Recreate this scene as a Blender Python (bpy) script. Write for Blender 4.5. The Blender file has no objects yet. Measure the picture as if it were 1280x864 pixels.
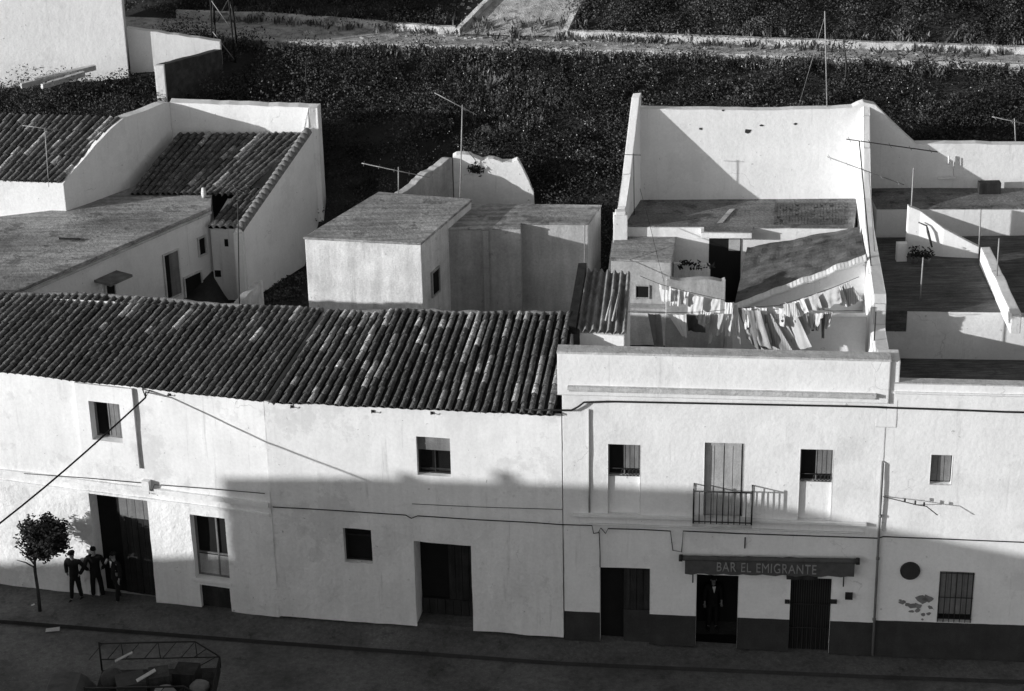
import bpy, bmesh, math, random
from mathutils import Vector, Matrix, noise
random.seed(7)
C = bpy.context.scene.collection
RAD = math.radians
sc = bpy.context.scene
# ------------------------------------------------------------------ camera, sky, sun
F = 2600.; TH = RAD(23.5); ROLL = RAD(1.2); H = 31.
cam = bpy.data.cameras.new('camera'); co = bpy.data.objects.new('camera', cam); C.objects.link(co)
cam.sensor_fit = 'HORIZONTAL'; cam.sensor_width = 36.; cam.lens = F/1280*36
cam.clip_start = .5; cam.clip_end = 8000
_c, _s = math.cos(ROLL), math.sin(ROLL)
_fw = Vector((0, math.cos(TH), -math.sin(TH))); _r0 = Vector((1, 0, 0)); _u0 = Vector((0, math.sin(TH), math.cos(TH)))
_rt = _r0*_c - _u0*_s; _up = _r0*_s + _u0*_c
co.matrix_world = Matrix(((_rt.x, _up.x, -_fw.x, 0), (_rt.y, _up.y, -_fw.y, 0), (_rt.z, _up.z, -_fw.z, H), (0, 0, 0, 1)))
sc.camera = co

SUN_EL = RAD(11); SUN_AZ = RAD(70)          # azimuth measured from straight behind the camera, towards the left
S = Vector((-math.sin(SUN_AZ)*math.cos(SUN_EL), -math.cos(SUN_AZ)*math.cos(SUN_EL), math.sin(SUN_EL)))
w = bpy.data.worlds.new('World'); sc.world = w; w.use_nodes = True
nt = w.node_tree; bg = nt.nodes['Background']
sky = nt.nodes.new('ShaderNodeTexSky'); sky.sky_type = 'NISHITA'; sky.sun_disc = False
sky.sun_elevation = SUN_EL; sky.sun_rotation = math.atan2(S.x, S.y)
bw = nt.nodes.new('ShaderNodeRGBToBW')
nt.links.new(sky.outputs[0], bw.inputs[0]); nt.links.new(bw.outputs[0], bg.inputs[0])
bg.inputs[1].default_value = .15
sl = bpy.data.lights.new('sun', 'SUN'); sl.energy = 4.5; sl.angle = RAD(.5); sl.color = (1, 1, 1)
so = bpy.data.objects.new('sun', sl); C.objects.link(so); so.location = S*60 + Vector((0, 50, 0))
so.rotation_euler = (-S).to_track_quat('-Z', 'Y').to_euler()
vs = sc.view_settings; vs.view_transform = 'Standard'; vs.look = 'None'; vs.gamma = 1; vs.use_curve_mapping = False
vs.exposure = .1

# ------------------------------------------------------------------ measuring the place
def ray(px, py):
    x = (px-640)/F; y = (432-py)/F
    xr = x*_c + y*_s*1; yu = -x*_s + y*_c
    return Vector((xr, math.cos(TH)+yu*math.sin(TH), -math.sin(TH)+yu*math.cos(TH)))
CAM = Vector((0, 0, H))
def onz(px, py, z):
    d = ray(px, py); return CAM + d*((z-H)/d.z)
def onY(px, py, Y):
    d = ray(px, py); return CAM + d*(Y/d.y)
class Plane:                       # a vertical plane through p, running along (cos a, -sin a)
    def __init__(s, p, a):
        s.p = Vector((p[0], p[1], 0)); s.d = Vector((math.cos(a), -math.sin(a), 0)); s.n = Vector((-math.sin(a), -math.cos(a), 0))
    def hit(s, px, py, out=0.):
        d = ray(px, py); q = s.p + s.n*out
        return CAM + d*((q-CAM).dot(s.n)/d.dot(s.n))
    def uz(s, px, py):
        h = s.hit(px, py); return (h-s.p).dot(s.d), h.z
    def at(s, u, z, out=0.):
        v = s.p + s.d*u + s.n*out; return Vector((v.x, v.y, z))
def through(a, b):
    return Plane(a, -math.atan2(b[1]-a[1], b[0]-a[0]))
def onslope(px, py, p, gx, gy):    # plane z = p.z + gx*(x-p.x) + gy*(y-p.y)
    d = ray(px, py); n = Vector((-gx, -gy, 1))
    return CAM + d*((Vector(p)-CAM).dot(n)/d.dot(n))
def lerp(a, b, t): return a + (b-a)*t
def interp(x, pts):
    if x <= pts[0][0]:
        (x0, y0), (x1, y1) = pts[0], pts[1]
    elif x >= pts[-1][0]:
        (x0, y0), (x1, y1) = pts[-2], pts[-1]
    else:
        for (x0, y0), (x1, y1) in zip(pts, pts[1:]):
            if x <= x1: break
    return y0 + (y1-y0)*(x-x0)/(x1-x0)

pC = onz(900, 812, 0)
PC = Plane(pC, RAD(6.5)); cBC = PC.hit(703, 650); PB = Plane(cBC, RAD(11)); cAB = PB.hit(338, 620); PA = Plane(cAB, RAD(17))
cCD = PC.hit(1101, 650); PD = Plane(cCD, RAD(6.2))

# ------------------------------------------------------------------ materials (all neutral greys: the place as black and white film saw it)
def mat(name, base, var=.25, scale=1.5, bump=.3, bscale=18, rough=.9, streak=0., sdir='Z', speck=0., dark=None, attr=False, spec=.15, fine=.12, wear=0., bev=False, zrough=None, bdist=.045, patch=.08):
    m = bpy.data.materials.new(name); m.use_nodes = True; n = m.node_tree.nodes; l = m.node_tree.links
    b = n['Principled BSDF']; b.inputs['Roughness'].default_value = rough
    b.inputs['Specular IOR Level'].default_value = spec
    geo = n.new('ShaderNodeNewGeometry')
    def nz(sc_, det=5, mapping=None, ro=.6):
        t = n.new('ShaderNodeTexNoise'); t.inputs['Scale'].default_value = sc_; t.inputs['Detail'].default_value = det; t.inputs['Roughness'].default_value = ro
        if mapping:
            mp = n.new('ShaderNodeMapping'); mp.inputs['Scale'].default_value = mapping; l.new(geo.outputs['Position'], mp.inputs[0]); l.new(mp.outputs[0], t.inputs['Vector'])
        else: l.new(geo.outputs['Position'], t.inputs['Vector'])
        return t.outputs['Fac']
    def rng(x, a, b_, lo, hi):
        r = n.new('ShaderNodeMapRange'); r.inputs[1].default_value = a; r.inputs[2].default_value = b_; r.inputs[3].default_value = lo; r.inputs[4].default_value = hi
        l.new(x, r.inputs[0]); return r.outputs[0]
    def mul(x, y):
        r = n.new('ShaderNodeMath'); r.operation = 'MULTIPLY'; l.new(x, r.inputs[0])
        if hasattr(y, 'is_output'): l.new(y, r.inputs[1])
        else: r.inputs[1].default_value = y
        return r.outputs[0]
    v = rng(nz(scale, 6), .3, .7, base*(1-var), base*(1+var*.6))
    v = mul(v, rng(nz(scale*14, 4), .3, .7, 1-fine, 1+fine))
    if streak:
        mp = {'Z': (3.2, 3.2, .35), 'X': (.35, 3.5, 3.5), 'Y': (3, .3, 3), 'F': (1.1, 11, 11)}[sdir]
        v = mul(v, rng(nz(1.3, 6, mp), .38, .66, 1-streak, 1+streak*.35))
    if dark:                        # isolated stains: (scale, threshold, factor)
        v = mul(v, rng(nz(dark[0], 7, None, .7), dark[1], dark[1]+.06, 1, dark[2]))
    if speck:
        v = mul(v, rng(nz(22, 2), .62, .68, 1, 1+speck))
    if wear:
        def vor(sc_):
            t = n.new('ShaderNodeTexVoronoi'); t.feature = 'DISTANCE_TO_EDGE'; t.inputs['Scale'].default_value = sc_
            wn = n.new('ShaderNodeTexNoise'); wn.inputs['Scale'].default_value = 1.6; wn.inputs['Detail'].default_value = 6
            l.new(geo.outputs['Position'], wn.inputs['Vector'])
            ad = n.new('ShaderNodeVectorMath'); ad.operation = 'MULTIPLY_ADD'; l.new(wn.outputs['Color'], ad.inputs[0]); ad.inputs[1].default_value = (1.3, 1.3, 1.3); l.new(geo.outputs['Position'], ad.inputs[2])
            l.new(ad.outputs[0], t.inputs['Vector']); return t.outputs['Distance']
        crack = rng(vor(.42), .0, .009, 1-.36*wear, 1); gate = rng(nz(.55, 2), .59, .66, 0, 1)
        mxc = n.new('ShaderNodeMix'); mxc.data_type = 'FLOAT'; l.new(gate, mxc.inputs[0]); mxc.inputs[2].default_value = 1.; l.new(crack, mxc.inputs[3]); v = mul(v, mxc.outputs[0])
        v = mul(v, rng(nz(.5, 8, None, .72), .55, .585, 1, 1-patch*wear))          # patches of another coat
        v = mul(v, rng(nz(.9, 5, (5., 5., .3), .7), .6, .72, 1, 1-.2*wear))       # drip stains
        v = mul(v, rng(nz(6, 3), .71, .74, 1, 1-.45*wear))                          # chips
    if attr:
        at = n.new('ShaderNodeAttribute'); at.attribute_name = 'shade'; v = mul(v, at.outputs['Fac'])
    cmb = n.new('ShaderNodeCombineColor'); [l.new(v, cmb.inputs[i]) for i in range(3)]
    l.new(cmb.outputs[0], b.inputs['Base Color'])
    if bump:
        bp = n.new('ShaderNodeBump'); bp.inputs['Strength'].default_value = bump
        if zrough:
            sep = n.new('ShaderNodeSeparateXYZ'); l.new(geo.outputs['Position'], sep.inputs[0]); l.new(rng(sep.outputs[2], zrough[0], zrough[1], bump, bump*zrough[2]), bp.inputs['Strength'])
        if bev:
            bv = n.new('ShaderNodeBevel'); bv.samples = 3; bv.inputs['Radius'].default_value = .05; l.new(bv.outputs[0], bp.inputs['Normal'])
        bp.name = 'bump'; bp.inputs['Distance'].default_value = bdist
        l.new(nz(bscale, 5), bp.inputs['Height']); l.new(bp.outputs[0], b.inputs['Normal'])
    return m
M = {}
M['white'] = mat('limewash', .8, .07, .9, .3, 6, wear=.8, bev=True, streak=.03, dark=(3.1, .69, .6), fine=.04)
M['rough_white'] = mat('old_limewash', .79, .08, .8, 1., 6, wear=1., zrough=(2.8, 4.6, .2), bdist=.04, patch=.12, streak=.05, dark=(2.7, .67, .6), fine=.05)
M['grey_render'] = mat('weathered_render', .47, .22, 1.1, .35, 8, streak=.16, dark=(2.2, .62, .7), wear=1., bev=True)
M['dirty_white'] = mat('dirty_limewash', .7, .18, 1.6, .35, 8, streak=.16, dark=(2.5, .63, .65), wear=1., bev=True)
M['coping'] = mat('coping_stone', .5, .3, 3, .5, 14, dark=(5, .6, .6))
M['dado'] = mat('dado_paint', .045, .25, 2, .25, 10, streak=.1)
M['dado_pale'] = mat('dado_paint_worn', .2, .3, 2, .25, 10)
M['flat_roof'] = mat('flat_roof_clay', .38, .6, .45, .5, 10, streak=.3, sdir='X', dark=(.9, .54, .5), speck=.35, bev=True, fine=.25)
M['old_roof'] = mat('old_earth_roof', .13, .45, 1.2, .6, 12, streak=.3, sdir='X', speck=.4, dark=(1.7, .58, .5))
M['flat_dark'] = mat('flat_roof_dark', .2, .45, .8, .6, 12, streak=.2, sdir='X', speck=.8, dark=(1.2, .55, .55), fine=.3)
M['brick_floor'] = mat('brick_terrace', .125, .4, .9, .5, 14, streak=.45, sdir='F', speck=.4, dark=(1.1, .6, .7))
M['tile'] = mat('roof_tile', .105, .5, 4, 1., 24, attr=True, speck=1.6, fine=.5, dark=(9, .56, 2.2))
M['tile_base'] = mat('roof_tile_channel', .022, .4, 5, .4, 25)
M['mortar'] = mat('ridge_mortar', .22, .4, 6, .6, 18, dark=(6, .55, .5))
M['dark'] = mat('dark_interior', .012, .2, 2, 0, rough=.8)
M['glass'] = mat('window_pane', .012, .1, 2, 0, rough=.15, spec=.5)
M['wood_grey'] = mat('grey_painted_wood', .2, .25, 2, .2, 20, streak=.25)
M['wood_pale'] = mat('pale_painted_wood', .42, .2, 2, .2, 20, streak=.2)
M['wood_dark'] = mat('dark_wood', .035, .35, 2, .3, 22, streak=.4)
M['iron'] = mat('black_iron', .02, .2, 8, .1, 40, rough=.6, spec=.3)
M['cable'] = mat('black_cable', .018, .2, 8, 0, rough=.7)
M['zinc'] = mat('dull_metal', .3, .25, 6, .1, 30, rough=.5, spec=.4)
M['corr'] = mat('corrugated_sheet', .26, .3, 2.5, .2, 20, streak=.35)
M['canvas'] = mat('awning_canvas', .085, .25, 5, .3, 25, dark=(5, .6, .7))
M['letter'] = mat('faded_letter_paint', .27, .25, 9, 0)
M['road'] = mat('street_surface', .11, .4, .5, .5, 16, speck=.5, dark=(1.1, .57, .7), fine=.25, wear=.7)
M['walk'] = mat('pavement', .1, .4, .6, .5, 14, speck=.4, dark=(1.4, .58, .65), fine=.25, wear=.7)
M['soil'] = mat('dark_soil', .035, .4, .9, .5, 8, speck=.6)
M['gravel'] = mat('gravel_path', .42, .5, 2.4, .8, 16, dark=(3.5, .56, .45), fine=.4)
M['kerb_stone'] = mat('kerb_stone', .56, .35, 2, .7, 12, dark=(2.5, .54, .45), fine=.25)
M['brick'] = mat('brickwork', .07, .3, 4, .7, 9, streak=.3, sdir='X')
M['bark'] = mat('bark', .06, .3, 8, .5, 30, streak=.3)
M['leaf'] = mat('leaf', .026, .4, 4, 0, attr=True, rough=.75)
M['shrub'] = mat('shrub_leaf', .048, .75, .5, 0, attr=True, rough=.85)
M['flower'] = mat('white_petal', .5, .1, 4, 0)
M['drygrass'] = mat('dry_grass', .17, .4, 3, 0, attr=True)
M['cloth_white'] = mat('white_cotton', .8, .06, 3, .15, 30, fine=.03)
M['cloth_pale'] = mat('pale_cotton', .58, .12, 3, .2, 30)
M['cloth_mid'] = mat('grey_cotton', .3, .2, 3, .2, 30)
M['cloth_dark'] = mat('dark_cotton', .06, .3, 3, .2, 30)
M['coat'] = mat('dark_coat', .013, .3, 6, .2, 30)
M['trouser'] = mat('dark_trousers', .014, .3, 6, .2, 30)
M['skin'] = mat('skin', .22, .1, 6, 0, rough=.6)
M['hair'] = mat('dark_hair', .012, .2, 9, .2, 40)
M['shoe'] = mat('shoe_leather', .015, .2, 9, 0, rough=.5)
M['paper'] = mat('paper', .7, .1, 4, 0)
M['timber'] = mat('sawn_timber', .5, .25, 4, .3, 16, streak=.25, sdir='X')
def stripes(name, a, b, scale):
    m = mat(name, a, .1, 3, .2, 30); n = m.node_tree.nodes; l = m.node_tree.links
    wv = n.new('ShaderNodeTexWave'); wv.inputs['Scale'].default_value = scale; wv.bands_direction = 'X'
    geo = n.new('ShaderNodeNewGeometry'); l.new(geo.outputs['Position'], wv.inputs[0])
    mx = n.new('ShaderNodeMapRange'); l.new(wv.outputs['Fac'], mx.inputs[0]); mx.inputs[1].default_value = .4; mx.inputs[2].default_value = .6; mx.inputs[3].default_value = a; mx.inputs[4].default_value = b
    cmb = n.new('ShaderNodeCombineColor'); [l.new(mx.outputs[0], cmb.inputs[i]) for i in range(3)]
    l.new(cmb.outputs[0], n['Principled BSDF'].inputs['Base Color']); return m
for k_ in ('cloth_white', 'cloth_pale', 'cloth_mid'):
    n_ = M[k_].node_tree.nodes; l_ = M[k_].node_tree.links; tr_ = n_.new('ShaderNodeBsdfTranslucent'); mx_ = n_.new('ShaderNodeMixShader'); mx_.inputs[0].default_value = .35
    l_.new(n_['Principled BSDF'].inputs['Base Color'].links[0].from_socket, tr_.inputs[0]); l_.new(n_['Principled BSDF'].outputs[0], mx_.inputs[1]); l_.new(tr_.outputs[0], mx_.inputs[2]); l_.new(mx_.outputs[0], n_['Material Output'].inputs[0])
M['cloth_stripe'] = stripes('striped_cotton', .5, .27, 7.)
M['bead'] = stripes('bead_curtain', .012, .04, 5)

# ------------------------------------------------------------------ objects
ORG = {}
class MB:
    def __init__(s): s.v = []; s.f = []; s.mi = []; s.sh = []; s.sm = []
    def add(s, vs, fs, mi=0, sh=1., sm=False):
        o = len(s.v); s.v += [Vector(p) for p in vs]
        for f in fs: s.f.append([i+o for i in f]); s.mi.append(mi); s.sh.append(sh); s.sm.append(sm)
    def quad(s, a, b, c, d, mi=0, sh=1.): s.add([a, b, c, d], [(0, 1, 2, 3)], mi, sh)
    def extrude(s, poly, vec, mi=0, sh=1., sm=False):
        n = len(poly); vec = Vector(vec); P = [Vector(p) for p in poly]; Q = [p+vec for p in P]
        nn = Vector((0, 0, 0))
        for i in range(n): nn += P[i].cross(P[(i+1) % n])
        fs = [tuple(range(n)), tuple(range(2*n-1, n-1, -1))] + [((i+1) % n, i, i+n, (i+1) % n+n) for i in range(n)]
        if nn.dot(vec) > 0: fs = [tuple(reversed(f)) for f in fs]
        s.add(P+Q, fs, mi, sh, sm)
    def box(s, c, ax, ay, az, mi=0, sh=1.):      # centre and three half vectors
        c = Vector(c); ax = Vector(ax); ay = Vector(ay); az = Vector(az)
        s.extrude([c-ax-ay-az, c+ax-ay-az, c+ax+ay-az, c-ax+ay-az], az*2, mi, sh)
    def bb(s, lo, hi, mi=0): 
        lo = Vector(lo); hi = Vector(hi); c = (lo+hi)/2; d = (hi-lo)/2
        s.box(c, (d.x, 0, 0), (0, d.y, 0), (0, 0, d.z), mi)
    def tube(s, pts, r, n=6, mi=0, sm=True, sh=1., cap=True):
        pts = [Vector(p) for p in pts]; rs = r if isinstance(r, (list, tuple)) else [r]*len(pts)
        vs = []
        for i, p in enumerate(pts):
            t = (pts[min(i+1, len(pts)-1)] - pts[max(i-1, 0)])
            if t.length < 1e-9: t = Vector((0, 0, 1))
            t.normalize(); a = t.orthogonal() if i == 0 else (a - t*a.dot(t)); a.normalize(); b = t.cross(a)
            for k in range(n):
                q = 2*math.pi*k/n; vs.append(p + (a*math.cos(q)+b*math.sin(q))*rs[i])
        fs = []
        for i in range(len(pts)-1):
            for k in range(n): fs.append((i*n+k, i*n+(k+1) % n, (i+1)*n+(k+1) % n, (i+1)*n+k))
        if cap: fs += [tuple(range(n-1, -1, -1)), tuple(range((len(pts)-1)*n, len(pts)*n))]
        s.add(vs, fs, mi, sh, sm)
    def build(s, name, mats, parent=None, root=None, fix=False):
        if not isinstance(mats, (list, tuple)): mats = [mats]
        if root is not None: org = Vector(root)
        elif parent is not None: org = ORG[parent.name]
        else:
            xs = [v.x for v in s.v]; ys = [v.y for v in s.v]; org = Vector(((min(xs)+max(xs))/2, (min(ys)+max(ys))/2, min(v.z for v in s.v)))
        me = bpy.data.meshes.new(name); me.from_pydata([v-org for v in s.v], [], s.f)
        for mm in mats: me.materials.append(M[mm] if isinstance(mm, str) else mm)
        me.polygons.foreach_set('material_index', s.mi); me.polygons.foreach_set('use_smooth', s.sm)
        if any(x != 1. for x in s.sh):
            at = me.attributes.new('shade', 'FLOAT', 'FACE'); at.data.foreach_set('value', s.sh)
        elif any((M[mm] if isinstance(mm, str) else mm).name in ('roof_tile', 'leaf', 'shrub_leaf', 'dry_grass') for mm in mats):
            at = me.attributes.new('shade', 'FLOAT', 'FACE'); at.data.foreach_set('value', s.sh)
        me.update()
        if fix:
            bm = bmesh.new(); bm.from_mesh(me); bmesh.ops.recalc_face_normals(bm, faces=bm.faces); bm.to_mesh(me); bm.free()
        o = bpy.data.objects.new(name, me); C.objects.link(o); ORG[o.name] = org
        if parent is not None: o.parent = parent; o.location = (0, 0, 0) if root is None else org-ORG[parent.name]
        else: o.location = org
        return o
def tag(o, label, cat, group=None):
    o['label'] = label; o['category'] = cat
    if group: o['group'] = group
    return o
def thing(name, label, cat, loc, group=None):
    o = bpy.data.objects.new(name, None); o.empty_display_size = .2; C.objects.link(o); o.location = loc; ORG[o.name] = Vector(loc)
    return tag(o, label, cat, group)
def struct(o, kind='structure'): o['kind'] = kind; return o
def rnd(a, b): return random.uniform(a, b)
def wob(p, k=1., a=.02): return a*noise.noise(Vector(p)*k)
def rough_line(pts, step=.35, amp=.025):
    out = []
    for a, b in zip(pts, pts[1:]):
        a = Vector(a); b = Vector(b); n = max(1, int((b-a).length/step))
        for i in range(n): 
            p = a.lerp(b, i/n)
            if out and i > 0: p = p + Vector((0, 0, amp*noise.noise(p*2.3)*1.6))
            out.append(p)
    out.append(Vector(pts[-1])); return out

# ------------------------------------------------------------------ terrain
YL = [(p.x, p.y) for p in (onz(x, y, 10.3) for x, y in ((100, 34), (200, 41), (340, 52), (640, 59), (800, 64), (1256, 80)))]
YU = [(p.x, p.y) for p in (onz(x, y, 10.35) for x, y in ((100, 18), (200, 22), (340, 26), (545, 42), (720, 47), (900, 55), (1256, 67)))]
BWA, BWB = onY(204, 81, 72.0), onY(277, 62, 74.86)
def yfac(x): return interp(x, [(-45, 63.5), (-6.86, 51.82), (1.28, 50.24), (9.8, 49.27), (40, 46)])
def terr(x, y):
    xx = max(-26, min(26, x))
    yl = interp(xx, YL); yu = interp(xx, YU)
    k = max(0, min(1, (xx-interp(max(69, min(78, y)), [(72, BWA.x), (74.86, BWB.x)])+.1)/.4)); sl_ = .14 + (.36-.14)*k; b_ = y-yfac(x)
    if y < yl:
        bank = 10.25 - sl_*(yl-y) + .12*noise.noise(Vector((x*.5, y*.5, 0)))*min(1, (yl-y))
        base = -.35 if b_ < .6 else min(interp(b_, [(.6, -.35), (1, -.3), (6, 4.3), (12, 5.3), (60, 10)]), interp(y, [(50, 4.4), (57, 4.4), (63, 5.6), (66, 6.6), (68, 7.2)]))
        if -9.6 < x < -1.2 and y > 57: bank = min(bank, 4.7+max(0, y-67.6)*1.35); base = min(base, 4.7)
        if y < 66: return base if y < 60 else min(bank, lerp(base, bank, max(0, (y-62)/4))) if k > .5 else lerp(base, min(bank, 9.2), max(0, min(1, (y-63)/5)))
        return bank
    if y <= yu: return 10.25
    return 10.28 + .36*min(y-yu, 14) + .06*max(0, min(y-yu-14, 60)) + .1*noise.noise(Vector((x*.6, y*.6, 3)))*min(1, y-yu)
def onterr(px, py):
    d = ray(px, py); t = 55/d.y
    while t < 400:
        p = CAM + d*t
        if p.z < terr(p.x, p.y): return p
        t += .05
    return CAM + d*t
g = MB()
xs = [-4000, -1500, -500, -200, -100, -60, -40, -30] + [-26+.5*i for i in range(105)] + [30, 40, 60, 100, 200, 500, 1500, 4000]
ys = [-4000, -1500, -400, -100, 0, 30, 42, 48, 50, 51.5] + [52+.5*i for i in range(90)] + [98, 102, 110, 125, 150, 200, 400, 1200, 4000]
for y in ys:
    for x in xs: g.v.append(Vector((x, y, terr(x, y))))
nx = len(xs)
for j in range(len(ys)-1):
    for i in range(nx-1): g.f.append([j*nx+i, j*nx+i+1, (j+1)*nx+i+1, (j+1)*nx+i]); g.mi.append(0); g.sh.append(1.); g.sm.append(True)
struct(g.build('ground', 'soil', root=(0, 0, 0)))

# street and pavement follow the bend of the house fronts
WL = [PA.at(-45, 0), PA.at(-8.7, -.1), PA.at(-1.2, .12), PB.at(-8.2, .12), PB.at(-4, .18), PB.at(0, .2), PC.at(0, .05), PC.at(4.2, 0), PD.at(3.5, 0), PD.at(40, .0)]
def offs(p, d): return Vector((p.x - .2*d, p.y - .98*d, p.z))
g = MB()
fr = [Vector((p.x, p.y+.3, p.z-.02)) for p in WL]
kb = [offs(p, 1.25) for p in WL]
for p in kb: p.z -= .1
# kerb distance measured from the photo
for i, p in enumerate(kb):
    yk = interp(p.x, [(-14.31, 52.21), (-6.99, 50.87), (1.15, 49.45), (9.66, 48.45), (14, 48.0)]); kb[i] = Vector((p.x, yk, -.1))
n = len(fr)
for i in range(n-1):
    g.quad(kb[i], kb[i+1], fr[i+1], fr[i])
    a, b = kb[i], kb[i+1]; k0, k1 = a-Vector((0, .0, .14)), b-Vector((0, .0, .14))
    g.quad(k0, k1, b, a, 1)  # kerb face coloured darker to stand for its shadow
struct(g.build('pavement', ['walk', 'dado'], root=(0, 0, 0)))
g = MB()
for i in range(n-1):
    a, b = kb[i]+Vector((0, .05, -.13)), kb[i+1]+Vector((0, .05, -.13))
    g.quad(a-Vector((2, 9, -.05)), b-Vector((2, 9, -.05)), b, a)
struct(g.build('road', 'road', root=(0, 0, 0)))

# hillside path with its stone edges and the gravel ramp
def pathpt(tab, x, z): return Vector((x, interp(x, tab), z))
g = MB(); xs_ = [-17+.5*i for i in range(73)]
for a, b in zip(xs_, xs_[1:]):
    g.quad(pathpt(YL, a, 10.31), pathpt(YL, b, 10.31), pathpt(YU, b, 10.33), pathpt(YU, a, 10.33))
struct(g.build('path', 'gravel', root=(0, 0, 0)))
def kerb_run(tab, x0, x1, z, h, wd, dy):
    g = MB(); n_ = max(2, int((x1-x0)/.6)); pr = None
    for i in range(n_+1):
        x = x0+(x1-x0)*i/n_; y = interp(x, tab)+dy; hh = h+.04*noise.noise(Vector((x*1.7, y, z)))
        c = [Vector((x, y, z-.3)), Vector((x, y, z+hh)), Vector((x, y+wd, z+hh+.01)), Vector((x, y+wd, z-.3))]
        if pr:
            for k in range(3): g.quad(pr[k], c[k], c[k+1], pr[k+1])
        pr = c
    return g.build('stone_kerb', 'kerb_stone', fix=True)
tag(kerb_run(YL, -12.2, 20, 10.3, .1, .32, -.3), 'long pale stone edge along the downhill side of the hillside path', 'stone edge')
tag(kerb_run(YU, -13, -1.9, 10.33, .28, .22, .05), 'raised stone edge uphill of the path, left of the gravel ramp', 'stone edge')
tag(kerb_run(YU, 2.1, 20, 10.33, .26, .22, .05), 'raised stone edge uphill of the path, right of the gravel ramp', 'stone edge')
g = MB()
lft = [onterr(x, y) for x, y in ((572, 46), (584, 34), (597, 20), (612, 5), (640, -25))]; rgt = [onterr(x, y) for x, y in ((706, 50), (712, 36), (720, 20), (728, 5), (742, -25))]
N_ = 10
for i in range(4):
    for k in range(N_):
        q = []
        for (ii, kk) in ((i, k), (i, k+1), (i+1, k+1), (i+1, k)):
            p = lft[ii].lerp(rgt[ii], kk/N_); p = Vector((p.x, p.y, terr(p.x, p.y)+.07)); q.append(p)
        g.quad(*q)
struct(g.build('gravel_ramp', 'gravel', root=(0, 0, 0)))
for pts, lab in ((lft, 'slanting stone edge on the left side of the gravel ramp'), (rgt, 'slanting stone edge on the right side of the gravel ramp')):
    g = MB()
    for a, b in zip(pts, pts[1:]):
        a = Vector((a.x, a.y, terr(a.x, a.y))); b = Vector((b.x, b.y, terr(b.x, b.y)))
        d = (b-a); s_ = Vector((d.y, -d.x, 0)).normalized()*.1
        g.box((a+b)/2+Vector((0, 0, .1)), d/2, s_, (0, 0, .18))
    tag(g.build('stone_kerb', 'kerb_stone'), lab, 'stone edge')

# ------------------------------------------------------------------ house fronts
def cuts(vals, lo, hi, step):
    v = sorted(set([lo]+[x for x in vals if lo < x < hi]+[hi])); out = [v[0]]
    for a, b in zip(v, v[1:]):
        n_ = max(1, int(math.ceil((b-a)/step)))
        out += [a+(b-a)*i/n_ for i in range(1, n_+1)]
    return out
def facade(root, pl, u0, u1, zb, zt, holes, mats, amp=.012, lowamp=.02, dado=None, back=3.5, ztb=None, left=True, right=True, extra=(), bpts=None):
    """front sheet with real openings and reveals, plus the body behind it"""
    us = cuts([h[k] for h in holes for k in (0, 1)], u0, u1, .17)
    zlo = max(zb(u0), zb(u1)); zhi = min(zt(u0), zt(u1))
    zs = cuts([h[k] for h in holes for k in (2, 3) if h[k] is not None]+([dado] if dado else [])+list(extra), zlo, zhi, .17)
    def P(i, j):
        u = us[i]; z = zs[j]
        if j == 0: z = zb(u)
        if j == len(zs)-1: z = zt(u)
        a = amp if z > 4.3 else lowamp
        d = a*(noise.noise(Vector((u*.9, z*.9, 5+u0)))*1.3+noise.noise(Vector((u*2.6, z*2.6, 9+u0)))*.6+noise.noise(Vector((u*6, z*6, 2+u0)))*(.35 if z < 4.3 else .12))
        return pl.at(u, z, d)
    idx = {}; g = MB()
    def V(i, j):
        if (i, j) not in idx: idx[(i, j)] = len(g.v); g.v.append(P(i, j))
        return idx[(i, j)]
    def hole(i, j):
        if not (0 <= i < len(us)-1 and 0 <= j < len(zs)-1): return None
        uc = (us[i]+us[i+1])/2; zc = (zs[j]+zs[j+1])/2
        for h in holes:
            if h[0] < uc < h[1] and (h[2] is None or zc > h[2]) and zc < h[3]: return h
        return None
    for j in range(len(zs)-1):
        for i in range(len(us)-1):
            h = hole(i, j)
            if h:
                for (di, dj, e) in ((-1, 0, ((i, j), (i, j+1))), (1, 0, ((i+1, j+1), (i+1, j))), (0, -1, ((i+1, j), (i, j))), (0, 1, ((i, j+1), (i+1, j+1)))):
                    if j+dj < 0: continue
                    h2 = hole(i+di, j+dj)
                    if h2 is h: continue
                    dep2 = h2[4] if h2 else 0
                    if dep2 >= h[4]: continue
                    a, b = P(*e[0]), P(*e[1]); 
                    o = -h[4]
                    a0 = a+pl.n*(-dep2); b0 = b+pl.n*(-dep2)
                    a2 = pl.at(us[e[0][0]], a.z, o); b2 = pl.at(us[e[1][0]], b.z, o)
                    g.add([a0, b0, b2, a2], [(0, 1, 2, 3)], 0)
            else:
                g.f.append([V(i, j), V(i+1, j), V(i+1, j+1), V(i, j+1)]); g.mi.append(1 if dado and (zs[j]+zs[j+1])/2 < dado else 0); g.sh.append(1.); g.sm.append(True)
    # body
    ztb = ztb or (lambda u: zt(u))
    a, b = pl.at(u0, zb(u0)), pl.at(u1, zb(u1)); A_, B_ = pl.at(u0, zt(u0)), pl.at(u1, zt(u1))
    c, d = pl.at(u0, zb(u0), -back), pl.at(u1, zb(u1), -back); C_, D_ = pl.at(u0, ztb(u0), -back), pl.at(u1, ztb(u1), -back)
    if bpts: C_, D_ = bpts; c, d = Vector((C_.x, C_.y, c.z)), Vector((D_.x, D_.y, d.z))
    if left: g.quad(c, a, A_, C_)
    if right: g.quad(b, d, D_, B_)
    g.quad(d, c, C_, D_)
    return g.build('wall', mats, root)
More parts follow.
